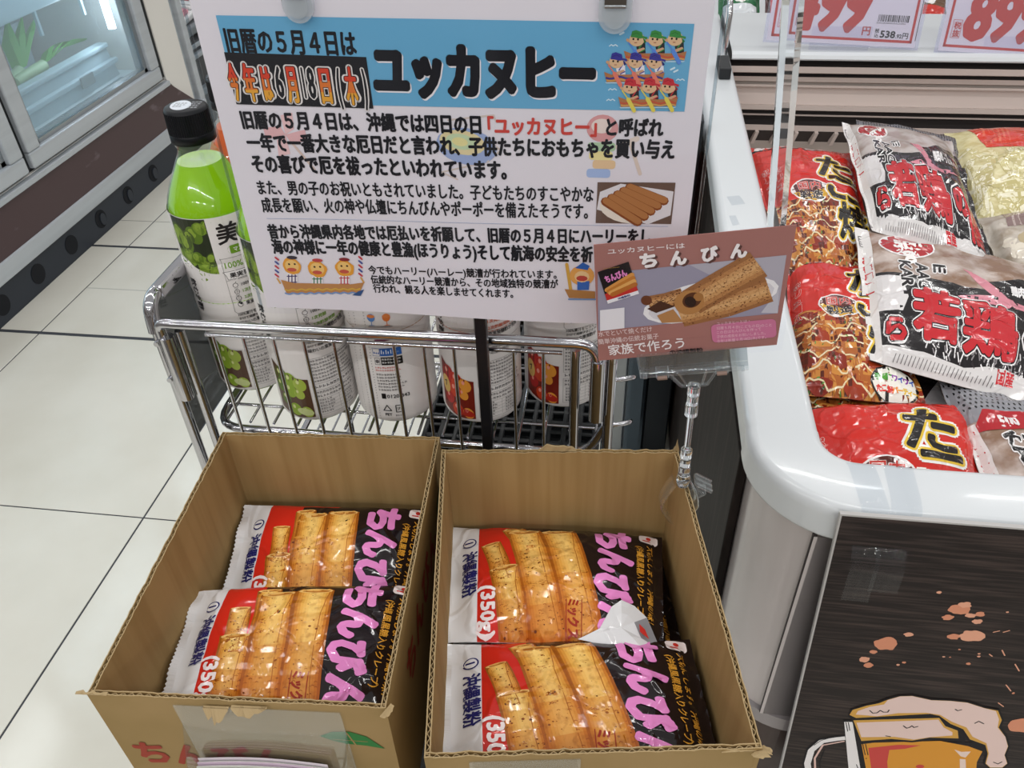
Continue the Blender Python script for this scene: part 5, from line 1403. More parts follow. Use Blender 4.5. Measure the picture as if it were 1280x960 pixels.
def sign_clip():
    g = lambda px, py, d=0: CAMP + ray(px, py) * ((cLL - CAMP).dot(cn) / ray(px, py).dot(cn)) + cn * d
    base = atz(862, 612, RZ)
    root = thing('sign_clip', 'clear acrylic sign clip gripping the right carton wall and holding the brown card', 'clip', (base.x, base.y, RZ - .02))
    # jaws along the foot of the card
    A, B = g(800, 463), g(935, 452)
    ax = (B - A).normalized(); up = cay; nn = cn
    L = (B - A).length
    mb = MB()
    for d0, d1 in ((.0030, .0044), (-.0030, -.0016)):
        mb.prism([(0, 0), (L, 0), (L, .0145), (0, .0155)], A, ax, up, d0, d1, nn, acr_thin)
    mb.build('jaw', root)
    mb = MB(); mb.tube([A + nn * .002 - up * .0015, B + nn * .002 - up * .0015], .0031, acr_thin, 12)
    for t in (.05, .95): mb.tube([A + ax * (L * t - .001) + nn * .0052 - up * .001, A + ax * (L * t + .001) + nn * .0052 - up * .001], .0022, acr_thin, 10)
    mb.build('hinge_rod', root)
    for t in (.21, .76):
        mb = MB(); c = A + ax * L * t
        mb.tube([c - ax * .004 + nn * .002 - up * .0015, c + ax * .004 + nn * .002 - up * .0015], .0043, acr_thin, 12)
        mb.tube([c - ax * .0032 + nn * .0064 - up * .003, c + ax * .0032 + nn * .0064 - up * .003], .0015, mat('clip_pin', '8c7468', rough=.4), 8)
        mb.build('hinge_knuckle', root)
    mb = MB(); m = A + ax * L * .49
    q = L * .24
    mb.prism([(-q, -.003), (q, -.003), (.0085, -.0155), (-.0085, -.0155)], m, ax, up, .0000, .0012, nn, acr_thin)
    for sx in (-1, 1): mb.tube([m + ax * sx * q - up * .003 + nn * .001, m + ax * sx * .0085 - up * .0155 + nn * .001], .0011, acr_thin, 8)
    mb.tube([m - ax * .0085 - up * .0155 + nn * .001, m + ax * .0085 - up * .0155 + nn * .001], .0012, acr_thin, 8)
    for sx in (-1, 1): mb.tube([m + ax * sx * q * .55 - up * .003 + nn * .002, m + ax * sx * .005 - up * .0145 + nn * .002], .0007, acr_thin, 6)
    mb.build('fan_bracket', root)
    top = m - up * .0155 + nn * .001
    foot = V(.0560, .4395, RZ + .010)
    d = (foot - top)
    def col(a, b, r, seg=16): return [top + d * a, top + d * b], r
    mb = MB()
    mb.tube([top + d * .02, top + d * .74], .0022, acr, 14); mb.build('stem', root)
    for nm, a, b, r in (('upper_collar', 0.0, .30, .0043), ('lower_collar', .68, .96, .0042)):
        mb = MB(); mb.tube([top + d * a, top + d * (a + (b - a) * .3)], r, acr, 16); mb.tube([top + d * (a + (b - a) * .36), top + d * (a + (b - a) * .62)], r * .92, acr, 16); mb.tube([top + d * (a + (b - a) * .66), top + d * b], r * 1.03, acr, 16)
        mb.build(nm, root)
    # clamp: joint, two curved leaves over the carton wall, thumb tab
    wt = V(.0572, .4385, RZ)          # point on the carton's side wall
    wd = V(.041, -.24, 0).normalized(); wn = V(wd.y, -wd.x, 0) * -1
    if wn.x < 0: wn = -wn
    mb = MB(); mb.lathe([(.0001, -.006), (.0045, -.005), (.0052, 0), (.0045, .005), (.0001, .006)], acr, foot - V(0, 0, .002), 16); mb.tube([foot - V(0, 0, .004), V(wt.x, wt.y, RZ + .003)], .0036, acr, 12); mb.build('ball_joint', root)
    for sgn, nm, ln in ((-1, 'clamp_leaf', .042), (1, 'clamp_leaf', .040)):
        mb = MB(); n = 10; vs = []
        for k in range(n + 1):
            t = k / n
            off = sgn * (.0052 + .0075 * math.sin(t * PI * .9) - .006 * max(0, t - .62) * 2.0) + (-.0023)
            z = RZ + .008 - ln * t
            for e in (-.0065, .0065):
                p = wt + wn * off + wd * (e * (1 - .25 * t)) + V(0, 0, z - RZ); vs += [p, p + wn * sgn * .0014]
        fs = []
        for k in range(n):
            i, j = 4 * k, 4 * k + 4
            fs += [(i, i + 2, j + 2, j), (i + 1, j + 1, j + 3, i + 3), (i, j, j + 1, i + 1), (i + 2, i + 3, j + 3, j + 2)]
        mb.add(vs, fs, acr_thin, True); mb.build(nm, root)
    mb = MB()
    R = Matrix.Translation(wt + wn * .014 + V(0, 0, .004)) @ Matrix.Rotation(.5, 4, 'Y')
    mb.bbox((-.0075, -.006, -.001), (.0075, .006, .001), .0006, acr_thin, R)
    for e in (-.005, 0, .005): mb.bbox((-.007, e - .0006, .001), (.007, e + .0006, .0022), .0003, acr_thin, R)
    R2 = Matrix.Translation(wt + wn * .010 + V(0, 0, -.006)) @ Matrix.Rotation(-.7, 4, 'Y')
    mb.bbox((-.008, -.0055, -.001), (.008, .0055, .001), .0006, acr_thin, R2)
    mb.build('thumb_tab', root)
sign_clip()
# ================================================================== frozen bags in the island freezer
def frozen(nm, c1, c2, sc, lo=.42, hi=.62): return mat(nm, c1, rough=.22, spec=.6, var=c2, var_scale=sc, var_lo=lo, var_hi=hi, var_detail=5, bump=.5, bump_scale=30)
meat_m = frozen('frozen_chicken', '8a6a54', 'c2b2aa', 22)
frost_m = frozen('frosty_chicken', 'c4bcb8', 'a08f88', 22)
fry_m = frozen('frozen_fries', 'ddd4a4', 'c8ba80', 40)
bark_m = frozen('frozen_pale', 'c9c0b4', 'a49684', 24)
grey_f = mat('dotted_grey_film', '75757a', rough=.25, spec=.6, bump=.4, bump_scale=30)
BG = 'frozen bags in the island freezer'
def out_text(pr, t, x, y, h, w, cols, rot=0, shear=0, l=4, b0=.03, step=.03, n=12):
    """lettering with nested outlines: cols from the outermost to the face"""
    k = len(cols)
    for i, c in enumerate(cols):
        g = (k - 1 - i) * step
        pr.text(t, x - g * h * math.cos(rot) + 0, y - g * h * math.sin(rot), h, c, l + i * 2, w=w + 2 * g * h, bold=b0 + g, rot=rot, shear=shear, n=n)
def fbag(name, label, cat, corners, T, seed, base_m, prints, back=None, wr=.003, group=BG, **kw):
    p = Pillow(corners, T, seed, nu=34, nv=30, wr=wr, under=.6, **kw)
    c = (p.c[0] + p.c[1] + p.c[2] + p.c[3]) / 4
    root = thing(name, label, cat, (c.x, c.y, c.z - T * .6), group)
    p.mesh(base_m if callable(base_m) else (lambda u, v: base_m), back or film('b8b4b2'), 'film', root, prints)
    return root, p
# ---- takoyaki
TR, TK, TY = 'd02a20', '17120f', 'e8c23a'
def tako_art(L=200, W=280, dy=0, balls=True, seed=1):
    pr = SPrint(L, W, film); rnd = random.Random(seed)
    Y = lambda y: y + dy
    pr.rect(0, Y(128), L, Y(300), TR, .6)
    for k in range(7):      # fan pattern along the top edge
        for r in (16, 11, 6): pr.ell(L - 8 - k * 26, Y(262), r, r, ('b8221a', 'd8402c')[r % 2], .8 + (16 - r) * .02, n=16, a0=0, a1=PI)
    for k in range(6): pr.ell(20 + k * 24, Y(270) + (k % 2) * 3, 11, 5, 'f0eae8', 1.2, .2); 
    pr.rect(0, Y(262), 140, Y(266), TK, 1.0)
    if balls:
        pr.rect(0, -20, L, Y(128), '5c2412', .7)
        for j in range(5):
            for i in range(4):
                x, y = 24 + i * 52 + (j % 2) * 24 + rnd.uniform(-4, 4), Y(112) - j * 36 + rnd.uniform(-3, 3)
                r = 28
                pr.ell(x, y, r, r * .9, 'b0622a', 1 + j * .12); pr.ell(x + 1, y + 4, r * .84, r * .70, 'cf8a3e', 1.04 + j * .12); pr.ell(x, y + 7, r * .7, r * .5, ('8c2a16', 'a23a1c', '7a2412')[(i + j) % 3], 1.08 + j * .12)
        for k in range(7):
            y0 = Y(122) - k * 22
            pr.line([(x, y0 + 7 * math.sin(x * .11 + k * 2) + 3 * math.sin(x * .31 + k)) for x in range(-4, int(L) + 8, 7)], 2.4, 'ead9ae', 2.2, cap=False)
        for k in range(150):
            x, y = rnd.uniform(0, L), rnd.uniform(Y(-50), Y(126)); a = rnd.uniform(0, 3)
            pr.line([(x, y), (x + 4.5 * math.cos(a), y + 4.5 * math.sin(a))], 1.8, rnd.choice(['3f7a30', '5a963e', '2f5c22', 'e6cfa0', 'd8a878']), 2.6, cap=False)
        pr.ell(14, Y(-14), 24, 17, 'f2ecea', 3); pr.ell(13, Y(-14), 21, 14, TR, 3.4); pr.text('人', 4, Y(-22), 20, TY, 4, bold=.05)
    # badge
    pr.ell(88, Y(146), 38, 26, 'f2eeec', 3); pr.ell(88, Y(146), 35.5, 23.5, '5a2018', 3.3)
    pr.ell(88, Y(146), 35.5, 23.5, 'd8a628', 3.6, 0, 24, PI, 2 * PI)
    out_text(pr, '国内', 66, Y(149), 18, 43, ['f4f0ec', 'c8362c'], l=4, b0=.02)
    out_text(pr, '製造', 64, Y(128), 18, 46, ['f4f0ec', TK], l=4, b0=.03)
    # side lettering
    for k, ch in enumerate('ボリューム'): out_text(pr, '｜' if ch == 'ー' else ch, 10, Y(196) - k * 18, 16, None or 13, ['f6f2f0', TR], l=4, b0=.03)
    # name
    for k, ch in enumerate('たこ焼'):
        x, y = (112, 118, 126)[k], Y((186, 130, 62)[k])
        out_text(pr, ch, x, y, 66, 68, ['f6f4f0', TY, TK], l=5, b0=.035, step=.045, shear=.12, n=14)
    return pr
def tako_tag(pr, dy=0):
    pr.blob(158, -22 + dy + 42, 37, '17120f', 9.5, 3, amp=.1, sy=.66); pr.blob(158, -22 + dy + 42, 34.5, 'f2eee4', 10, 3, amp=.1, sy=.64)
    for k, (ch, c) in enumerate(zip('手軽にワイワイ', ('3f9a3c', '5aa83c', '3f9a3c', '8a3aa0', '3a5ab8', '8a3aa0', '3a5ab8'))): pr.text(ch, 128 + k * 8.6, 23 + dy, 9.5, c, 11, bold=.06)
    for k, (ch, c) in enumerate(zip('たこ焼パーティー', ('d8342c', 'd8342c', 'd8342c', 'e8882c', 'e8a42c', 'e8c02c', 'e8c02c', 'e8c02c'))): pr.text(ch, 129 + k * 7.6, 8 + dy, 8.5, c, 11, bold=.06)
z = .80
def TZ(z, *ps): return [atz(px, py, zz) for (px, py), zz in zip(ps, z if isinstance(z, (list, tuple)) else [z] * 4)]
tk = film(TK)
p3 = tako_art(seed=3); p2 = tako_art(seed=2); tako_tag(p2, 0)
fbag('takoyaki_bag', 'red takoyaki bag at the back left of the freezer, behind the other takoyaki bags', 'frozen food bag', TZ([.80, .80], (984, 352), (1100, 352)) + TZ(.80, (1066, 192), (934, 186)), .030, 11, film(TR), [tako_art(seed=1)], tk)
fbag('takoyaki_bag', 'takoyaki bag with the child-party tag, lying along the left rim of the freezer', 'frozen food bag', TZ([.792, .80, .80, .80], (984, 492), (1158, 508), (1096, 336), (984, 330)), .032, 12, film(TR), [p2], tk)
fbag('takoyaki_bag', 'takoyaki bag mostly buried beneath the one with the party tag', 'frozen food bag', [v + V(.018, 0, -.018) for v in TZ(.79, (984, 512), (1128, 516), (1090, 370), (984, 365))], .02, 13, film(TR), [p3], tk)
p4 = tako_art(L=215, W=150, dy=-118, balls=False, seed=4)
fbag('takoyaki_bag', 'bright red takoyaki bag nearest the front rim at the freezer corner', 'frozen food bag', [V(.245, .690, .790), V(.435, .690, .790), atz(1213, 506, .80), atz(994, 512, .80)], .030, 14, film(TR), [p4], tk)
# ---- chicken bags
CR_, CK, CW = 'c42830', '1a1517', 'e6e2e2'
def chick_art(L=260, W=170, red_text=True):
    pr = SPrint(L, W, film)
    # clear window shows the meat; the lower half is printed
    pr.rect(0, 0, 17, W, 'e6e2e0', .8)
    pr.poly([(17, 0), (L, 0), (L, 104), (200, 112), (150, 98), (120, 94), (17, 98)], CK, 1)
    pr.poly([(120, 118), (148, 112), (180, 84), (168, 78)], 'd88a98', 1.3); pr.poly([(150, 110), (L, 150), (L, 104), (188, 84)], CK, 1.4)
    pr.poly([(110, 80), (160, 92), (230, 92), (190, 84), (130, 74)], 'd88a98', 1.6)
    pr.poly([(17, 0), (L, 0), (L, 16), (222, 30), (210, 14), (150, 16), (120, 11), (17, 16)], 'd9d5d4', 2)
    pr.poly([(17, 52), (44, 50), (52, 66), (46, 92), (17, 94)], 'dedada', 2)
    for k in range(26): pr.line([(30 + k * 5, 2), (34 + k * 5, 9)], .9, '6a6466', 2.5, cap=False)
    rnd = random.Random(2)
    for k in range(120): 
        x, y = rnd.uniform(70, 190), rnd.uniform(12, 30); pr.line([(x, y), (x + rnd.uniform(-4, 4), y + rnd.uniform(2, 9))], 1.4, rnd.choice(['2a2426', '8a8486', 'f0ecec']), 2.7, cap=False)
    pr.text('国産', 160, 6, 10, CR_, 3, bold=.04)
    # main lettering
    out_text(pr, '若', 56, 32, 52, 58, ['f2eeee', CK, CR_], l=4, b0=.05, step=.022, n=14)
    out_text(pr, '鶏', 116, 28, 55, 66, ['f2eeee', CK, CR_], l=5, b0=.035, step=.022, n=14)
    out_text(pr, 'の', 190, 38, 34, 34, ['f2eeee', CK, CR_], l=6, b0=.07, step=.06)
    out_text(pr, '唐', 214, 16, 36, 36, ['f2eeee', CK, CR_], l=7, b0=.05, step=.06)
    out_text(pr, 'ら', 22, 22, 24, 26, ['f2eeee', CK, CR_], l=5, b0=.06, step=.06)
    for k, t in enumerate(('鶏肉の', 'うまみ', 'たっぷり')): out_text(pr, t, 176 + k * 26, 100 + k * 4 - 2 * k, 12, 24, [CK, 'eeeaea'] if k < 2 else [CR_, 'eeeaea'], l=3, b0=.04, step=.05, rot=.15)
    # badge and romaji block
    pr.ell(58, 142, 33, 20, 'f2eeee', 3); pr.ell(58, 142, 31, 18, 'b0242c', 3.4)
    pr.text('500', 50, 140, 17, 'f6f2f0', 4, bold=.07, rot=-PI / 2 + .2); pr.text('500', 42, 136, 17, 'f6f2f0', 4, w=34, bold=.07)
    pr.text('グラム', 44, 126, 8, 'f6f2f0', 4, w=28, bold=.05)
    for k, t in enumerate(('KAR', 'AAG', 'E')): out_text(pr, t, 46 + k * 20, 116, 18, 38 if k < 2 else 12, ['f4f0f0', CK], rot=-PI / 2, l=5, b0=.04, step=.07)
    for k, ch in enumerate('お徳用です'): pr.text(ch, 5, 118 - k * 12, 9.5, CR_, 3, bold=.05)
    pr.line([(4, 140), (11, 140), (11, 158), (4, 158)], 1, CK, 3, closed=True); pr.micro(5, 142, 10.5, 156, 3, CK, 3, 4)
    return pr
fbag('chicken_bag', 'black and red chicken bag in the middle of the freezer, white left edge', 'frozen food bag', TZ([.822, .812, .83, .835], (1087, 452), (1345, 522), (1352, 352), (1068, 284)), .034, 21, meat_m, [chick_art()], film('2a2426'))
fbag('chicken_bag', 'frosty chicken bag leaning diagonally across the back of the middle one', 'frozen food bag', TZ([.842, .842], (1090, 288), (1246, 340)) + TZ(.835, (1190, 178), (1052, 154)), .042, 22, frost_m, [chick_art()], film('8a8486'), wr=.004)
fbag('chicken_bag', 'chicken bag with a grey dotted top in the front right of the freezer', 'frozen food bag', [V(.445, .695, .795), V(.64, .70, .795), atz(1345, 520, .80), atz(1172, 478, .802)], .030, 23, meat_m, [(lambda pr: ([pr.rect(0, 106, 260, 170, '8e8e94', 6)] + [pr.ell(6 + i * 9 + (j % 2) * 4.5, 124 + j * 6.5, 2.0, 2.0, '1c1a1c', 7, n=7) for i in range(28) for j in range(7)] + [pr.poly([(10, 92), (150, 92), (160, 118), (40, 120)], 'b0242c', 8), pr.text('500', 56, 97, 18, 'f0e8e8', 9, bold=.06), pr.rect(0, 0, 20, 104, 'e9e6e4', 8)] + [pr.text(ch, 6, 88 - k * 12, 10, CR_, 9, bold=.05) for k, ch in enumerate('ジューシー')] + [out_text(pr, t, 48 + k * 26, 84 - k * 2, 24, 50 if k < 2 else 16, ['f4f0f0', CK], rot=-PI / 2 + .3, l=9, b0=.05, step=.07) for k, t in enumerate(('KAR', 'AAG', 'E'))], pr)[1])(SPrint(260, 170, film))], film('3a3436'))
def dot_art():
    pr = SPrint(200, 120, film)
    for i in range(40):
        for j in range(24): pr.ell(3 + i * 5, 2.5 + j * 5, 1.5, 1.5, '2c2a2e', 1, n=6)
    return pr
fbag('chicken_bag', 'grey dotted bag end showing behind the frosty chicken bag', 'frozen food bag', TZ([.80, .80], (1075, 215), (1205, 235)) + TZ(.80, (1204, 176), (1070, 150)), .02, 24, grey_f, [dot_art()], grey_f)
fbag('chicken_bag', 'black bag wedged between the frosty chicken bag and the fries', 'frozen food bag', TZ([.79, .79], (1205, 285), (1262, 290)) + TZ(.79, (1240, 184), (1180, 182)), .018, 25, film('1a1618'), [], film('1a1618'))
fbag('chicken_bag', 'dark striped bag peeping out below the middle chicken bag', 'frozen food bag', [v - V(0, 0, .02) for v in TZ([.79, .79, .79, .79], (1090, 520), (1290, 520), (1310, 430), (1090, 400))], .014, 26, film('241c1e'), [(lambda pr: ([pr.poly([(6, 0), (16, 60), (40, 60), (30, 0)], 'b02420', 1), pr.poly([(60, 10), (100, 60), (130, 60), (96, 0)], 'a8a4a6', 1), pr.poly([(150, 0), (160, 60), (190, 60), (175, 0)], 'a02228', 1)], pr)[1])(SPrint(200, 90, film))], film('241c1e'))
# ---- fries and the pale bag below them
def fry_art():
    pr = SPrint(220, 200, film); rnd = random.Random(9)
    for k in range(150):
        x, y, a = rnd.uniform(0, 220), rnd.uniform(0, 130), rnd.uniform(0, PI); l = rnd.uniform(14, 26)
        dx, dy = l * math.cos(a), l * math.sin(a)
        pr.line([(x - dx, y - dy), (x + dx, y + dy)], 9, rnd.choice(['cfc48c', 'c6ba80']), 1 + k * .012, cap=False)
        pr.line([(x - dx * .94, y - dy * .94 + 1), (x + dx * .94, y + dy * .94 + 1)], 6.4, rnd.choice(['efe8c4', 'e8e0b4', 'f2ecd0']), 1.006 + k * .012, cap=False)
    pr.poly([(30, 205), (46, 130), (90, 118), (150, 108), (225, 112), (225, 205)], 'd6402a', 5)
    for k in range(6): pr.poly([(46 + k * 7, 134), (49 + k * 7, 132), (54 + k * 7, 205), (50 + k * 7, 205)], 'e06a50', 5.4)
    out_text(pr, 'フライ', 120, 140, 34, 90, [CK, 'f2eeee'], l=6, b0=.05, step=.06)
    return pr
fbag('fries_bag', 'red-topped clear bag of pale frozen fries in the back right of the freezer', 'frozen food bag', TZ([.80, .80], (1218, 285), (1365, 270)) + TZ(.80, (1360, 166), (1180, 166)), .040, 31, fry_m, [fry_art()], fry_m)
def pale_art():
    pr = SPrint(220, 200, film); rnd = random.Random(5)
    for k in range(26): pr.blob(rnd.uniform(20, 210), rnd.uniform(5, 120), rnd.uniform(10, 20), rnd.choice(['d8cdb8', 'c8b898', 'e4dccc', 'b8a888']), 1 + .02 * k, k, amp=.3)
    pr.poly([(40, 205), (34, 150), (90, 140), (225, 150), (225, 205)], '8c7470', 3)
    for k in range(9): pr.poly([(44 + k * 11, 146), (48 + k * 11, 146), (54 + k * 11, 205), (50 + k * 11, 205)], 'b8a6a0', 3.4)
    return pr
fbag('fries_bag', 'clear bag of pale lumps with a brown striped band just below the fries', 'frozen food bag', TZ([.80, .80, .82, .82], (1268, 385), (1372, 420), (1372, 262), (1222, 272)), .036, 32, bark_m, [pale_art()], bark_m)
# inner stock floor the bags lie on
# ------------------------------------------------------------------ price cards on the divider
def price(px, py, pxr, pyr, num, tax, label, Y=2.10, full=True):
    A, B = aty(px, py, Y), aty(pxr, pyr, Y)
    A.z -= 0; ax = (B - A).normalized(); up = V(0, .30, 1).normalized(); up = (up - ax * up.dot(ax)).normalized(); n = ax.cross(up)
    L = (B - A).length; H = L * .62
    root = thing('price_card', label, 'price card', (A + B) / 2, 'red framed price cards')
    mb = MB(); mb.prism([(0, 0), (L, 0), (L, H), (0, H)], A, ax, up, -.0006, 0, n, mat('price_paper', 'efebf0', rough=.4))
    pr = Print(ink); s = L / 187; R_ = 'cf453f'
    y = lambda v: v * s
    w = 2.6 * s
    for a, b, c, d in ((5, 5, 182, 8.2), (5, 112, 182, 115), (5, 5, 8.2, 115), (178.8, 5, 182, 115)): pr.rect(a * s, b * s, c * s, d * s, R_, 2)
    pr.text(num, 22 * s, 17 * s, 78 * s, R_, 3, w=98 * s, bold=.045, shear=.12, n=14)
    pr.text('税', 13 * s, 28 * s, 8.5 * s, R_, 3, bold=.03); pr.text('抜', 13 * s, 18.5 * s, 8.5 * s, R_, 3, bold=.03)
    pr.line([(11.5 * s, 16.5 * s), (22.5 * s, 16.5 * s), (22.5 * s, 38 * s), (11.5 * s, 38 * s)], .5 * s, R_, 3, closed=True)
    pr.text('円', 118 * s, 13 * s, 11 * s, R_, 3, bold=.03)
    rnd = random.Random(4); x = 135
    while x < 172:
        wd = rnd.choice([.5, .9, 1.4]); pr.rect(x * s, 29 * s, (x + wd) * s, 37 * s, '2a2a30', 3); x += wd + rnd.choice([.5, .8, 1.2])
    pr.micro(134 * s, 26 * s, 172 * s, 28.5 * s, 1, '2a2a30', 3, 8)
    if tax:
        pr.text('税', 134 * s, 16 * s, 5 * s, '2a2a30', 3, bold=.02); pr.text('込', 134 * s, 10.5 * s, 5 * s, '2a2a30', 3, bold=.02)
        pr.text('538', 141 * s, 10.5 * s, 10.5 * s, '2a2a30', 3, w=19 * s, bold=.04); pr.text('.92', 160.5 * s, 10.5 * s, 6 * s, '2a2a30', 3, bold=.03); pr.text('円', 169 * s, 10.5 * s, 7.5 * s, '2a2a30', 3, bold=.02)
    pr.rect(185.4 * s, 8 * s, 186.2 * s, 60 * s, '1a1a1e', 3)
    pr.emit(mb, plane_fn(A, ax, up)); mb.build('printed_card', root)
    mb = MB(); mb.prism([(-.008, -.005), (L + .008, -.005), (L + .008, H + .004), (-.008, H + .004)], A, ax, up, .0016, .0020, n, clear('price_sleeve', 'fafaff', haze=.05, ior=1.35)); mb.prism([(-.008, -.005), (L + .008, -.005), (L + .008, H + .004), (-.008, H + .004)], A, ax, up, -.0020, -.0016, n, clear('price_sleeve')); mb.build('clear_sleeve', root)
    mb = MB(); mb.bbox((A.x + L * .3, Y + .004, .898), (A.x + L * .7, Y + .012, A.z + .03), .001, clear('price_sleeve')); mb.build('holder_foot', root)
price(958, 50, 1143, 60, '499', True, 'red framed price card reading 499 yen on the freezer divider')
price(1172, 63, 1358, 75, '899', False, 'red framed price card reading 899 at the right end of the divider')
# packs in the next freezer bay, behind the divider
def far_pack(px, py, col, col2, label, w=.12, seed=1):
    c = aty(px, py, 2.62); x, y, zc = c.x, c.y, c.z
    fbag('frozen_pack', label, 'frozen food bag', [V(x - w / 2, y - .05, zc - .06), V(x + w / 2, y - .05, zc - .06), V(x + w / 2, y + .12, zc + .05), V(x - w / 2, y + .12, zc + .05)], .03, seed, film(col), [(lambda pr: ([pr.rect(10, 20, 90, 45, col2, 1), pr.blob(50, 70, 22, 'e8e4e0', 1, 3)], pr)[1])(SPrint(100, 100, film))], film(col), group='packs in the next freezer bay')
far_pack(925, 12, '2c6a44', 'd8dce0', 'green frozen pack behind the divider nearest the poster', .12, 41)
far_pack(985, 2, '4a2a2c', 'c83a3c', 'dark red frozen pack behind the divider beside the green one', .12, 42)
far_pack(1162, 14, '6a4a30', 'c8362c', 'brown frozen pack seen between the two price cards', .11, 43)
mb = MB(); mb.box((.245, 2.50, 0), (1.9, 3.4, .79), rim_m); o = mb.build('freezer_bay', None, (1.0, 2.9, 0)); tag(o, 'white back bay of the freezer row behind the price cards', 'freezer')
# ------------------------------------------------------------------ clear acrylic rod standing on the left rim
def rod():
    b = atz(966, 335, .881); t = aty(994, -40, b.y - .02); t = CAMP + (t - CAMP)
    root = thing('acrylic_post', 'clear acrylic sign post standing on the left rim of the island freezer', 'sign post', b)
    d = (t - b); s_ = d.cross(V(0, 1, 0)).normalized(); q = s_.cross(d).normalized()
    mb = MB(); w = .0125
    mb.prism([(-w, -.004), (-w * .35, -.0075), (w * .4, -.0065), (w, -.003), (w, .004), (-w, .004)], b + V(0, 0, .004), s_, q, 0, d.length, d.normalized(), acr)
    mb.build('post', root)
    mb = MB(); mb.bbox((b.x - .022, b.y - .018, .8802), (b.x + .022, b.y + .018, .885), .001, acr_thin); mb.build('base_plate', root)
rod()
# ------------------------------------------------------------------ beer board hanging on the freezer front
def beer():
    TL = aty(1058, 645, .594); TRr = aty(1282, 660, .594); BLc = aty(977, 962, .586)
    ax = V(1, 0, 0); up = (TL - BLc); up.x = 0; up.normalize(); n = ax.cross(up).normalized()
    O = V(TL.x, TL.y, TL.z)
    def B(px, py):
        d = ray(px, py); t = (O - CAMP).dot(n) / d.dot(n); p = CAMP + d * t - O
        return (p.dot(ax), p.dot(up))
    root = thing('beer_board', 'dark wood-print board with a beer mug drawing taped to the freezer front', 'sign board', V(O.x + .2, .585, .3))
    f = plane_fn(O, ax, up)
    H = -.56; Wd = .50
    mb = MB()
    a = B(1052, 646); sl = (B(977, 960)[0] - a[0]) / B(977, 960)[1]
    mb.prism([(a[0] + sl * H, H), (Wd, H), (Wd, .001), (a[0], 0)], O, ax, up, -.004, 0, n, wood_d)
    pr = Print(ink)
    s = 380 / 912.0
    c5 = lambda x, y: B(900 + x * s, 560 + y * s)
    u = (B(1101, 800)[0] - B(1100, 800)[0]) * s
    SP, sp2 = 'dd9474', 'e8a98c'
    for k, (x, y, r, sy) in enumerate(((500, 587, 36, .68), (566, 559, 13, .6), (460, 611, 12, .6), (433, 634, 16, .7), (445, 652, 14, .8), (534, 650, 5, .8), (552, 643, 6, .7), (657, 433, 7, .7), (720, 485, 30, .6), (735, 470, 18, .6), (683, 508, 15, .7), (752, 502, 15, .6), (780, 498, 14, .6), (771, 520, 14, .6), (700, 566, 18, .6), (757, 562, 36, .6), (745, 647, 7, .7), (776, 625, 5, .7), (718, 604, 4, .7), (671, 626, 4, .7), (690, 627, 3, .7), (777, 617, 4, .7), (905, 832, 42, .8), (862, 492, 4, .7), (880, 735, 4, 1))):
        pr.blob(*c5(x, y), r * u * 1.05, (SP, sp2)[k % 2], 1 + .01 * k, k, n=34, amp=.3, sy=sy * 1.25)
    for x0, y0, x1, y1 in ((846, 606, 854, 622), (885, 648, 897, 668), (858, 710, 872, 728), (835, 764, 850, 775), (820, 552, 838, 548), (850, 552, 868, 547), (808, 618, 816, 624)): pr.line([c5(x0, y0), c5(x1, y1)], 4 * u, sp2, 2)
    c7 = lambda x, y: B(1000 + x * 280 / 1280, 860 + y * 280 / 1280)
    v = u / s * 280 / 1280
    BLK, FO, YO, BE = '18161a', 'ecd0c8', 'd8a54e', 'e09a36'
    # handle and glass
    pr.line([c7(60, 560), c7(38, 430), c7(60, 350), c7(120, 300), c7(210, 285), c7(290, 275)], 62 * v, BLK, 2); pr.line([c7(62, 560), c7(42, 430), c7(64, 355), c7(124, 304), c7(210, 290), c7(290, 282)], 46 * v, 'f2eeee', 3)
    pr.line([c7(90, 560), c7(84, 400), c7(130, 325), c7(250, 303)], 14 * v, 'e8c4ba', 3.4)
    pr.line([c7(120, 560), c7(112, 420), c7(140, 350)], 8 * v, BLK, 3.6); pr.line([c7(80, 325), c7(120, 298), c7(165, 285)], 6 * v, BLK, 3.6)
    pr.poly([c7(245, 180), c7(330, 180), c7(420, 700), c7(310, 700)], BLK, 3.8); pr.poly([c7(252, 192), c7(300, 192), c7(385, 700), c7(300, 700)], 'f2eeee', 4)
    for a_, b_ in (((262, 195), (272, 245)), ((276, 195), (284, 240)), ((322, 435), (340, 480))): pr.line([c7(*a_), c7(*b_)], 6 * v, BLK, 4.4)
    body = [(330, 300), (1070, 310), (1040, 380), (1000, 430), (1010, 700), (410, 700)]
    pr.poly([c7(*p) for p in body], BLK, 4.6); pr.poly([c7(*p) for p in [(350, 312), (800, 300), (960, 330), (1042, 360), (1010, 420), (985, 700), (420, 700)]], BE, 5)
    pr.poly([c7(*p) for p in [(390, 340), (560, 322), (690, 325), (600, 345), (510, 352), (498, 420), (520, 700), (440, 700)]], 'cf4a44', 5.4)
    for x in (358, 374): pr.line([c7(x, 318), c7(x + 14, 380)], 6 * v, BLK, 5.6)
    pr.ell(*c7(378, 400), 6 * v, 6 * v, BLK, 5.6, n=8); pr.ell(*c7(685, 446), 28 * v, 26 * v, 'cf4a44', 5.5, n=14)
    pr.poly([c7(*p) for p in [(880, 348), (920, 362), (975, 360), (945, 395), (918, 388)]], 'f0d8cc', 5.8); pr.poly([c7(*p) for p in [(912, 402), (945, 405), (960, 700), (915, 700)]], 'f0d8cc', 5.8)
    # foam
    band = [(300, 178), (800, 160), (840, 200), (905, 235), (935, 300), (860, 300), (760, 285), (640, 300), (520, 290), (360, 312)]
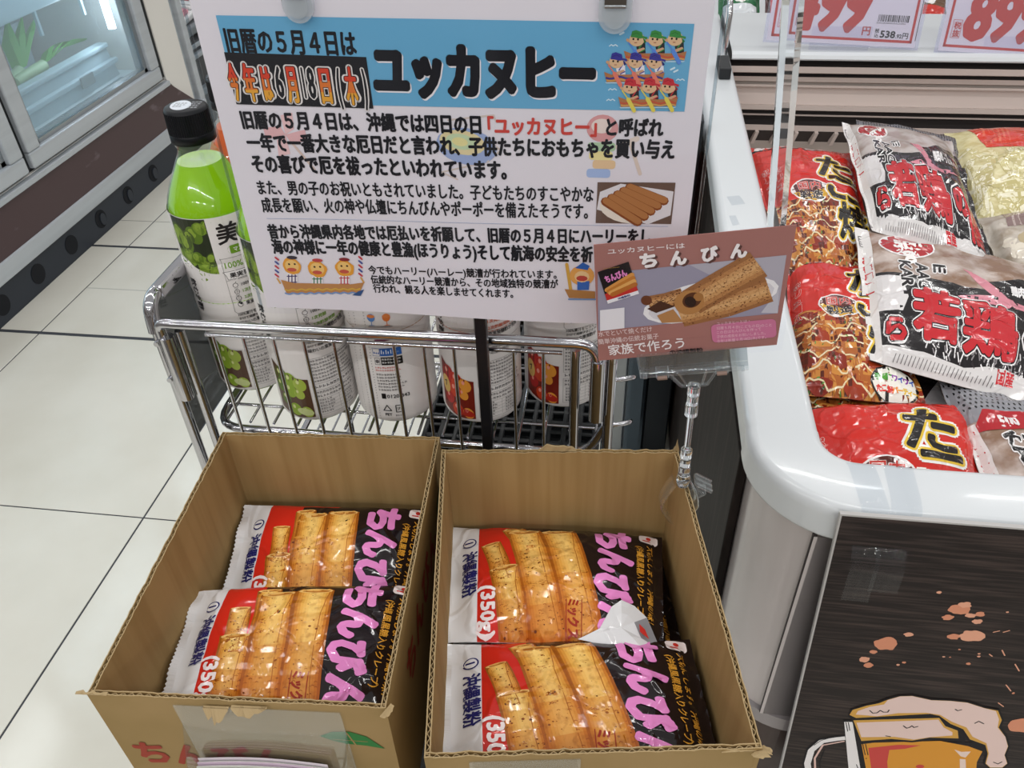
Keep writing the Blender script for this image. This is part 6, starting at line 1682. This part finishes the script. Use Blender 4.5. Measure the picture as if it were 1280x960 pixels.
    pr.poly([c7(*p) for p in [(292, 172), (810, 150), (860, 200), (940, 230), (945, 310), (800, 292), (640, 308), (500, 300), (340, 320)]], BLK, 6); pr.poly([c7(*p) for p in [(304, 182), (795, 168), (830, 215), (900, 240), (905, 285), (740, 280), (640, 298), (520, 288), (350, 300)]], YO, 6.3); pr.poly([c7(*p) for p in [(322, 195), (700, 182), (790, 178), (820, 222), (870, 250), (870, 268), (740, 278), (650, 292), (540, 276), (350, 278)]], FO, 6.6)
    top = [(275, 160), (290, 118), (360, 95), (440, 78), (490, 58), (560, 38), (640, 34), (750, 58), (860, 62), (960, 72), (1060, 105), (1140, 120), (1165, 180), (1150, 220), (1185, 270), (1200, 330), (1180, 380), (1196, 430), (1160, 465), (1080, 465), (1045, 430), (1062, 370), (1050, 330), (960, 300), (920, 240), (850, 210), (790, 165), (740, 158), (300, 182)]
    pr.poly([c7(*p) for p in top], BLK, 7)
    sh = lambda pts, k, cx=700, cy=230: [(cx + (x - cx) * k, cy + (y - cy) * (k - .015)) for x, y in pts]
    pr.poly([c7(*p) for p in [(282, 150), (300, 122), (380, 98), (450, 84), (500, 64), (570, 44), (640, 42), (750, 66), (860, 70), (955, 80), (1055, 112), (1130, 126), (1152, 180), (1134, 222), (1172, 275), (1188, 330), (1168, 380), (1184, 428), (1155, 452), (1085, 452), (1058, 428), (1072, 372), (1058, 322), (970, 290), (932, 232), (860, 202), (795, 155), (730, 145), (320, 168)]], YO, 7.4)
    pr.poly([c7(*p) for p in [(318, 148), (330, 128), (400, 104), (480, 90), (500, 66), (570, 45), (640, 43), (750, 67), (860, 71), (955, 81), (1055, 113), (1118, 128), (1136, 175), (1128, 222), (1172, 276), (1186, 330), (1167, 380), (1182, 428), (1153, 450), (1087, 450), (1062, 428), (1078, 372), (1064, 312), (985, 275), (950, 222), (868, 190), (800, 150), (720, 138), (560, 140), (440, 158)]], FO, 7.8)
    for pts in ([(398, 125), (415, 140), (440, 138), (458, 124), (475, 134), (500, 134), (508, 122)], [(590, 212), (608, 226), (625, 222), (638, 212), (650, 222), (672, 216)], [(886, 118), (900, 126), (922, 120)], [(998, 198), (1020, 186), (1048, 200)], [(1105, 420), (1130, 430), (1152, 418)]): pr.line([c7(*p) for p in pts], 8 * v, BLK, 9)
    for pts in ([(740, 145), (795, 158), (850, 205), (920, 232), (935, 255)],): pr.line([c7(*p) for p in pts], 7 * v, BLK, 9)
    pr.line([c7(490, 270), c7(515, 274)], 9 * v, BLK, 9)
    pr.emit(mb, f, clip=(a[0] + sl * H - 0, H, Wd, 0)); mb.build('printed_board', root)
    mb = MB(); mb.prism([(a[0] + sl * H - .0022, H), (a[0] + sl * H, H), (a[0], 0), (Wd, .001), (Wd, .003), (a[0] - .0022, .0022)], O, ax, up, -.0045, .0003, n, mat('board_edge', 'b9b6b4', rough=.4)); mb.build('pale_edge', root)
    # crumpled clear tape over the rim
    tp = clear('clear_tape', 'f6f8fa', gloss=.7, haze=.006, ior=1.35, rough=.05)
    for k, (x, w, dr) in enumerate(((.2685, .028, .052), (.300, .030, .034))):
        mb = MB(); prof = [(.0785, .870), (.0792, .8765), (.074, .8806), (.066, .8812), (.030, .8814), (.012, .8812), (.0045, .8794), (.0000, .8745), (-.0012, .868), (-.0018, .852), (-.0028, .842), (-.0110, .836), (-.0185, .824), (-.0215, .822 - dr)]
        def fn(uu, vv, x=x, w=w, k=k):
            i = min(int(uu * (len(prof) - 1)), len(prof) - 2); t = uu * (len(prof) - 1) - i
            d_, zz = lerp(prof[i][0], prof[i + 1][0], t), lerp(prof[i][1], prof[i + 1][1], t)
            cr = .0016 * abs(noise.noise(V(uu * 9, vv * 6, k * 3.3))) + .0003
            return V(x + (vv - .5) * w + .004 * math.sin(uu * 5 + k) + .01 * (uu - .5) * (1 - 2 * k), FY + d_ - cr, zz + cr)
        mb.grid(fn, 40, 14, tp)
        o = mb.build('clear_tape', None, (x, FY, .86)); tag(o, ('longer', 'shorter')[k] + ' strip of crumpled clear tape holding the beer board to the freezer rim', 'tape', 'tape strips over the front rim')
beer()
def rim_tape():
    tp = clear('clear_tape')
    for k, (px, py, r) in enumerate(((920, 250, .2), (918, 275, .1))):
        p = atz(px, py, .8812); mb = MB()
        c, s = math.cos(r), math.sin(r); w, h = (.012, .006)[k] , .018
        mb.add([V(p.x + x * c - y * s, p.y + x * s + y * c, .8806) for x, y in ((-w, -h), (w, -h * .8), (w * .9, h), (-w, h * .9))], [(0, 1, 2, 3)], tp)
        o = mb.build('tape_scrap', None, p); tag(o, ('larger', 'smaller')[k] + ' scrap of clear tape stuck on the left rim of the freezer behind the card', 'tape')
rim_tape()
